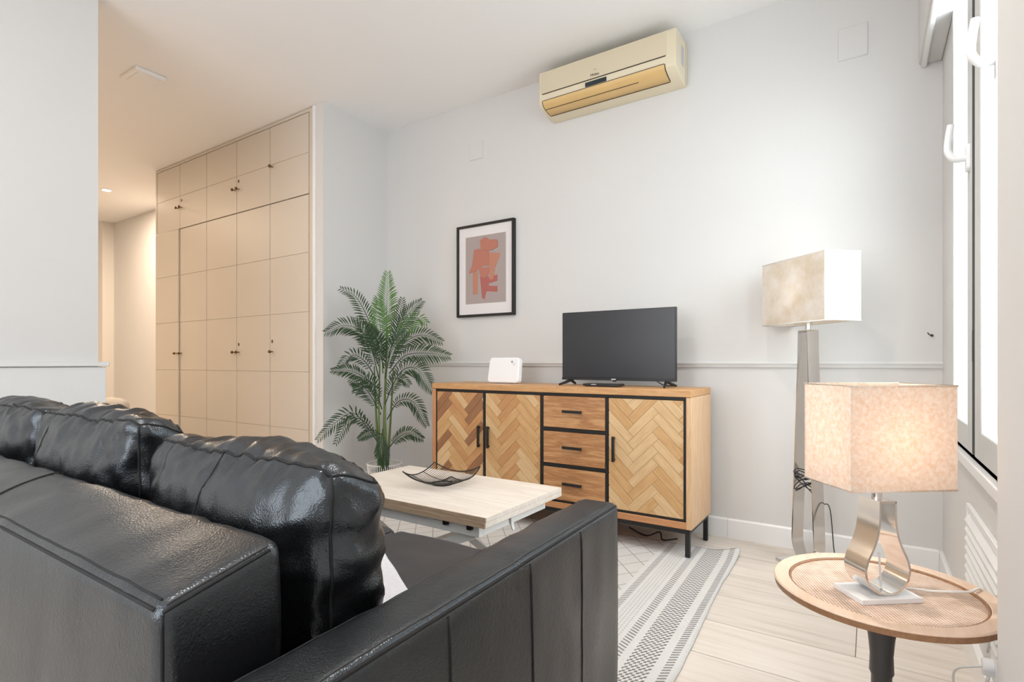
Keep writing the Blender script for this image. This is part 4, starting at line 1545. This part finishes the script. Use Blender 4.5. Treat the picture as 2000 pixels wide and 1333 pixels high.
# table lamp
TB = TZ - 0.0065
lx, ly, lphi = 0.0125, 1.500, 38.0
tl = thing('table_lamp', 'lit table lamp with teardrop steel body and warm parchment shade', 'table lamp', (lx, ly, TB))
w0 = [(-0.020, 0.212), (-0.0205, 0.195), (-0.022, 0.162), (-0.027, 0.132), (-0.037, 0.105), (-0.049, 0.080), (-0.055, 0.057)]
lo = bez([(p[0], p[1], 0) for p in w0], 4)
lo = [(p.x, p.y) for p in lo]
lo += [(0.055 * math.cos(R(a)), 0.0555 + 0.055 * math.sin(R(a))) for a in range(192, 272, 11)]
lo = lo + [(0.0, 0.0005)]
lo += [(-p[0], p[1]) for p in lo[:-1][::-1]]
lo2 = []
for p in lo:
    if not lo2 or (abs(p[0] - lo2[-1][0]) + abs(p[1] - lo2[-1][1])) > 1e-4:
        lo2.append(p)
_, L, N, c = loop_lamp(tl, (lx, ly), lphi, TB + 0.012, lo2, 0.034, 0.0048, steel_m)
MB().obox(c + Vector((0, 0, TB + 0.006)), [L, N, Vector((0, 0, 1))], (0.072, 0.048, 0.006)).build('base', stone_m, tl, bevel=0.0015)
MB().lathe(c.x, c.y, [(0.0105, TB + 0.222), (0.0105, TB + 0.245), (0.016, TB + 0.25), (0.016, TB + 0.29)], 16).build('neck', steel2_m, tl)
box_shade(tl, c, L, N, 0.122, 0.080, 0.671, 0.898, shade_warm, shade_warm)
zb_ = TB + 0.36
MB().lathe(c.x, c.y, [(0.009, zb_ - 0.07), (0.012, zb_ - 0.045), (0.025, zb_ - 0.01), (0.026, zb_ + 0.006), (0.015, zb_ + 0.026), (0.002, zb_ + 0.03)], 18).build('bulb', bulb_m, tl)
sp = MB()
sp.tube([c + L * a + Vector((0, 0, 0.70)) for a in (-0.119, 0.119)], 0.0016, 5).tube([c + N * a + Vector((0, 0, 0.70)) for a in (-0.077, 0.077)], 0.0016, 5)
sp.build('shade_carrier', steel2_m, tl)
MB().tube(bez([(c.x + 0.03, c.y + 0.035, TB + 0.012), (0.085, 1.56, TB + 0.010), (0.125, 1.57, TZ + 0.004), (0.185, 1.60, TZ + 0.006), (0.215, 1.645, TZ + 0.002), (0.236, 1.665, TZ - 0.06), (0.235, 1.72, 0.25)], 8), 0.0030, 6).build('cord', wcable_m, tl, angle=180)
MB().tube([(c.x + 0.008, c.y + 0.002, TB + 0.02), (c.x + 0.004, c.y - 0.002, TB + 0.10)], 0.0022, 6).build('switch_rod', whitep_m, tl)
tb_ = lamp('table_lamp_bulb', 'POINT', (0, 0, 0.36), 0.68, (1.0, 0.85, 0.73), 0.05)
tb_.parent = tl
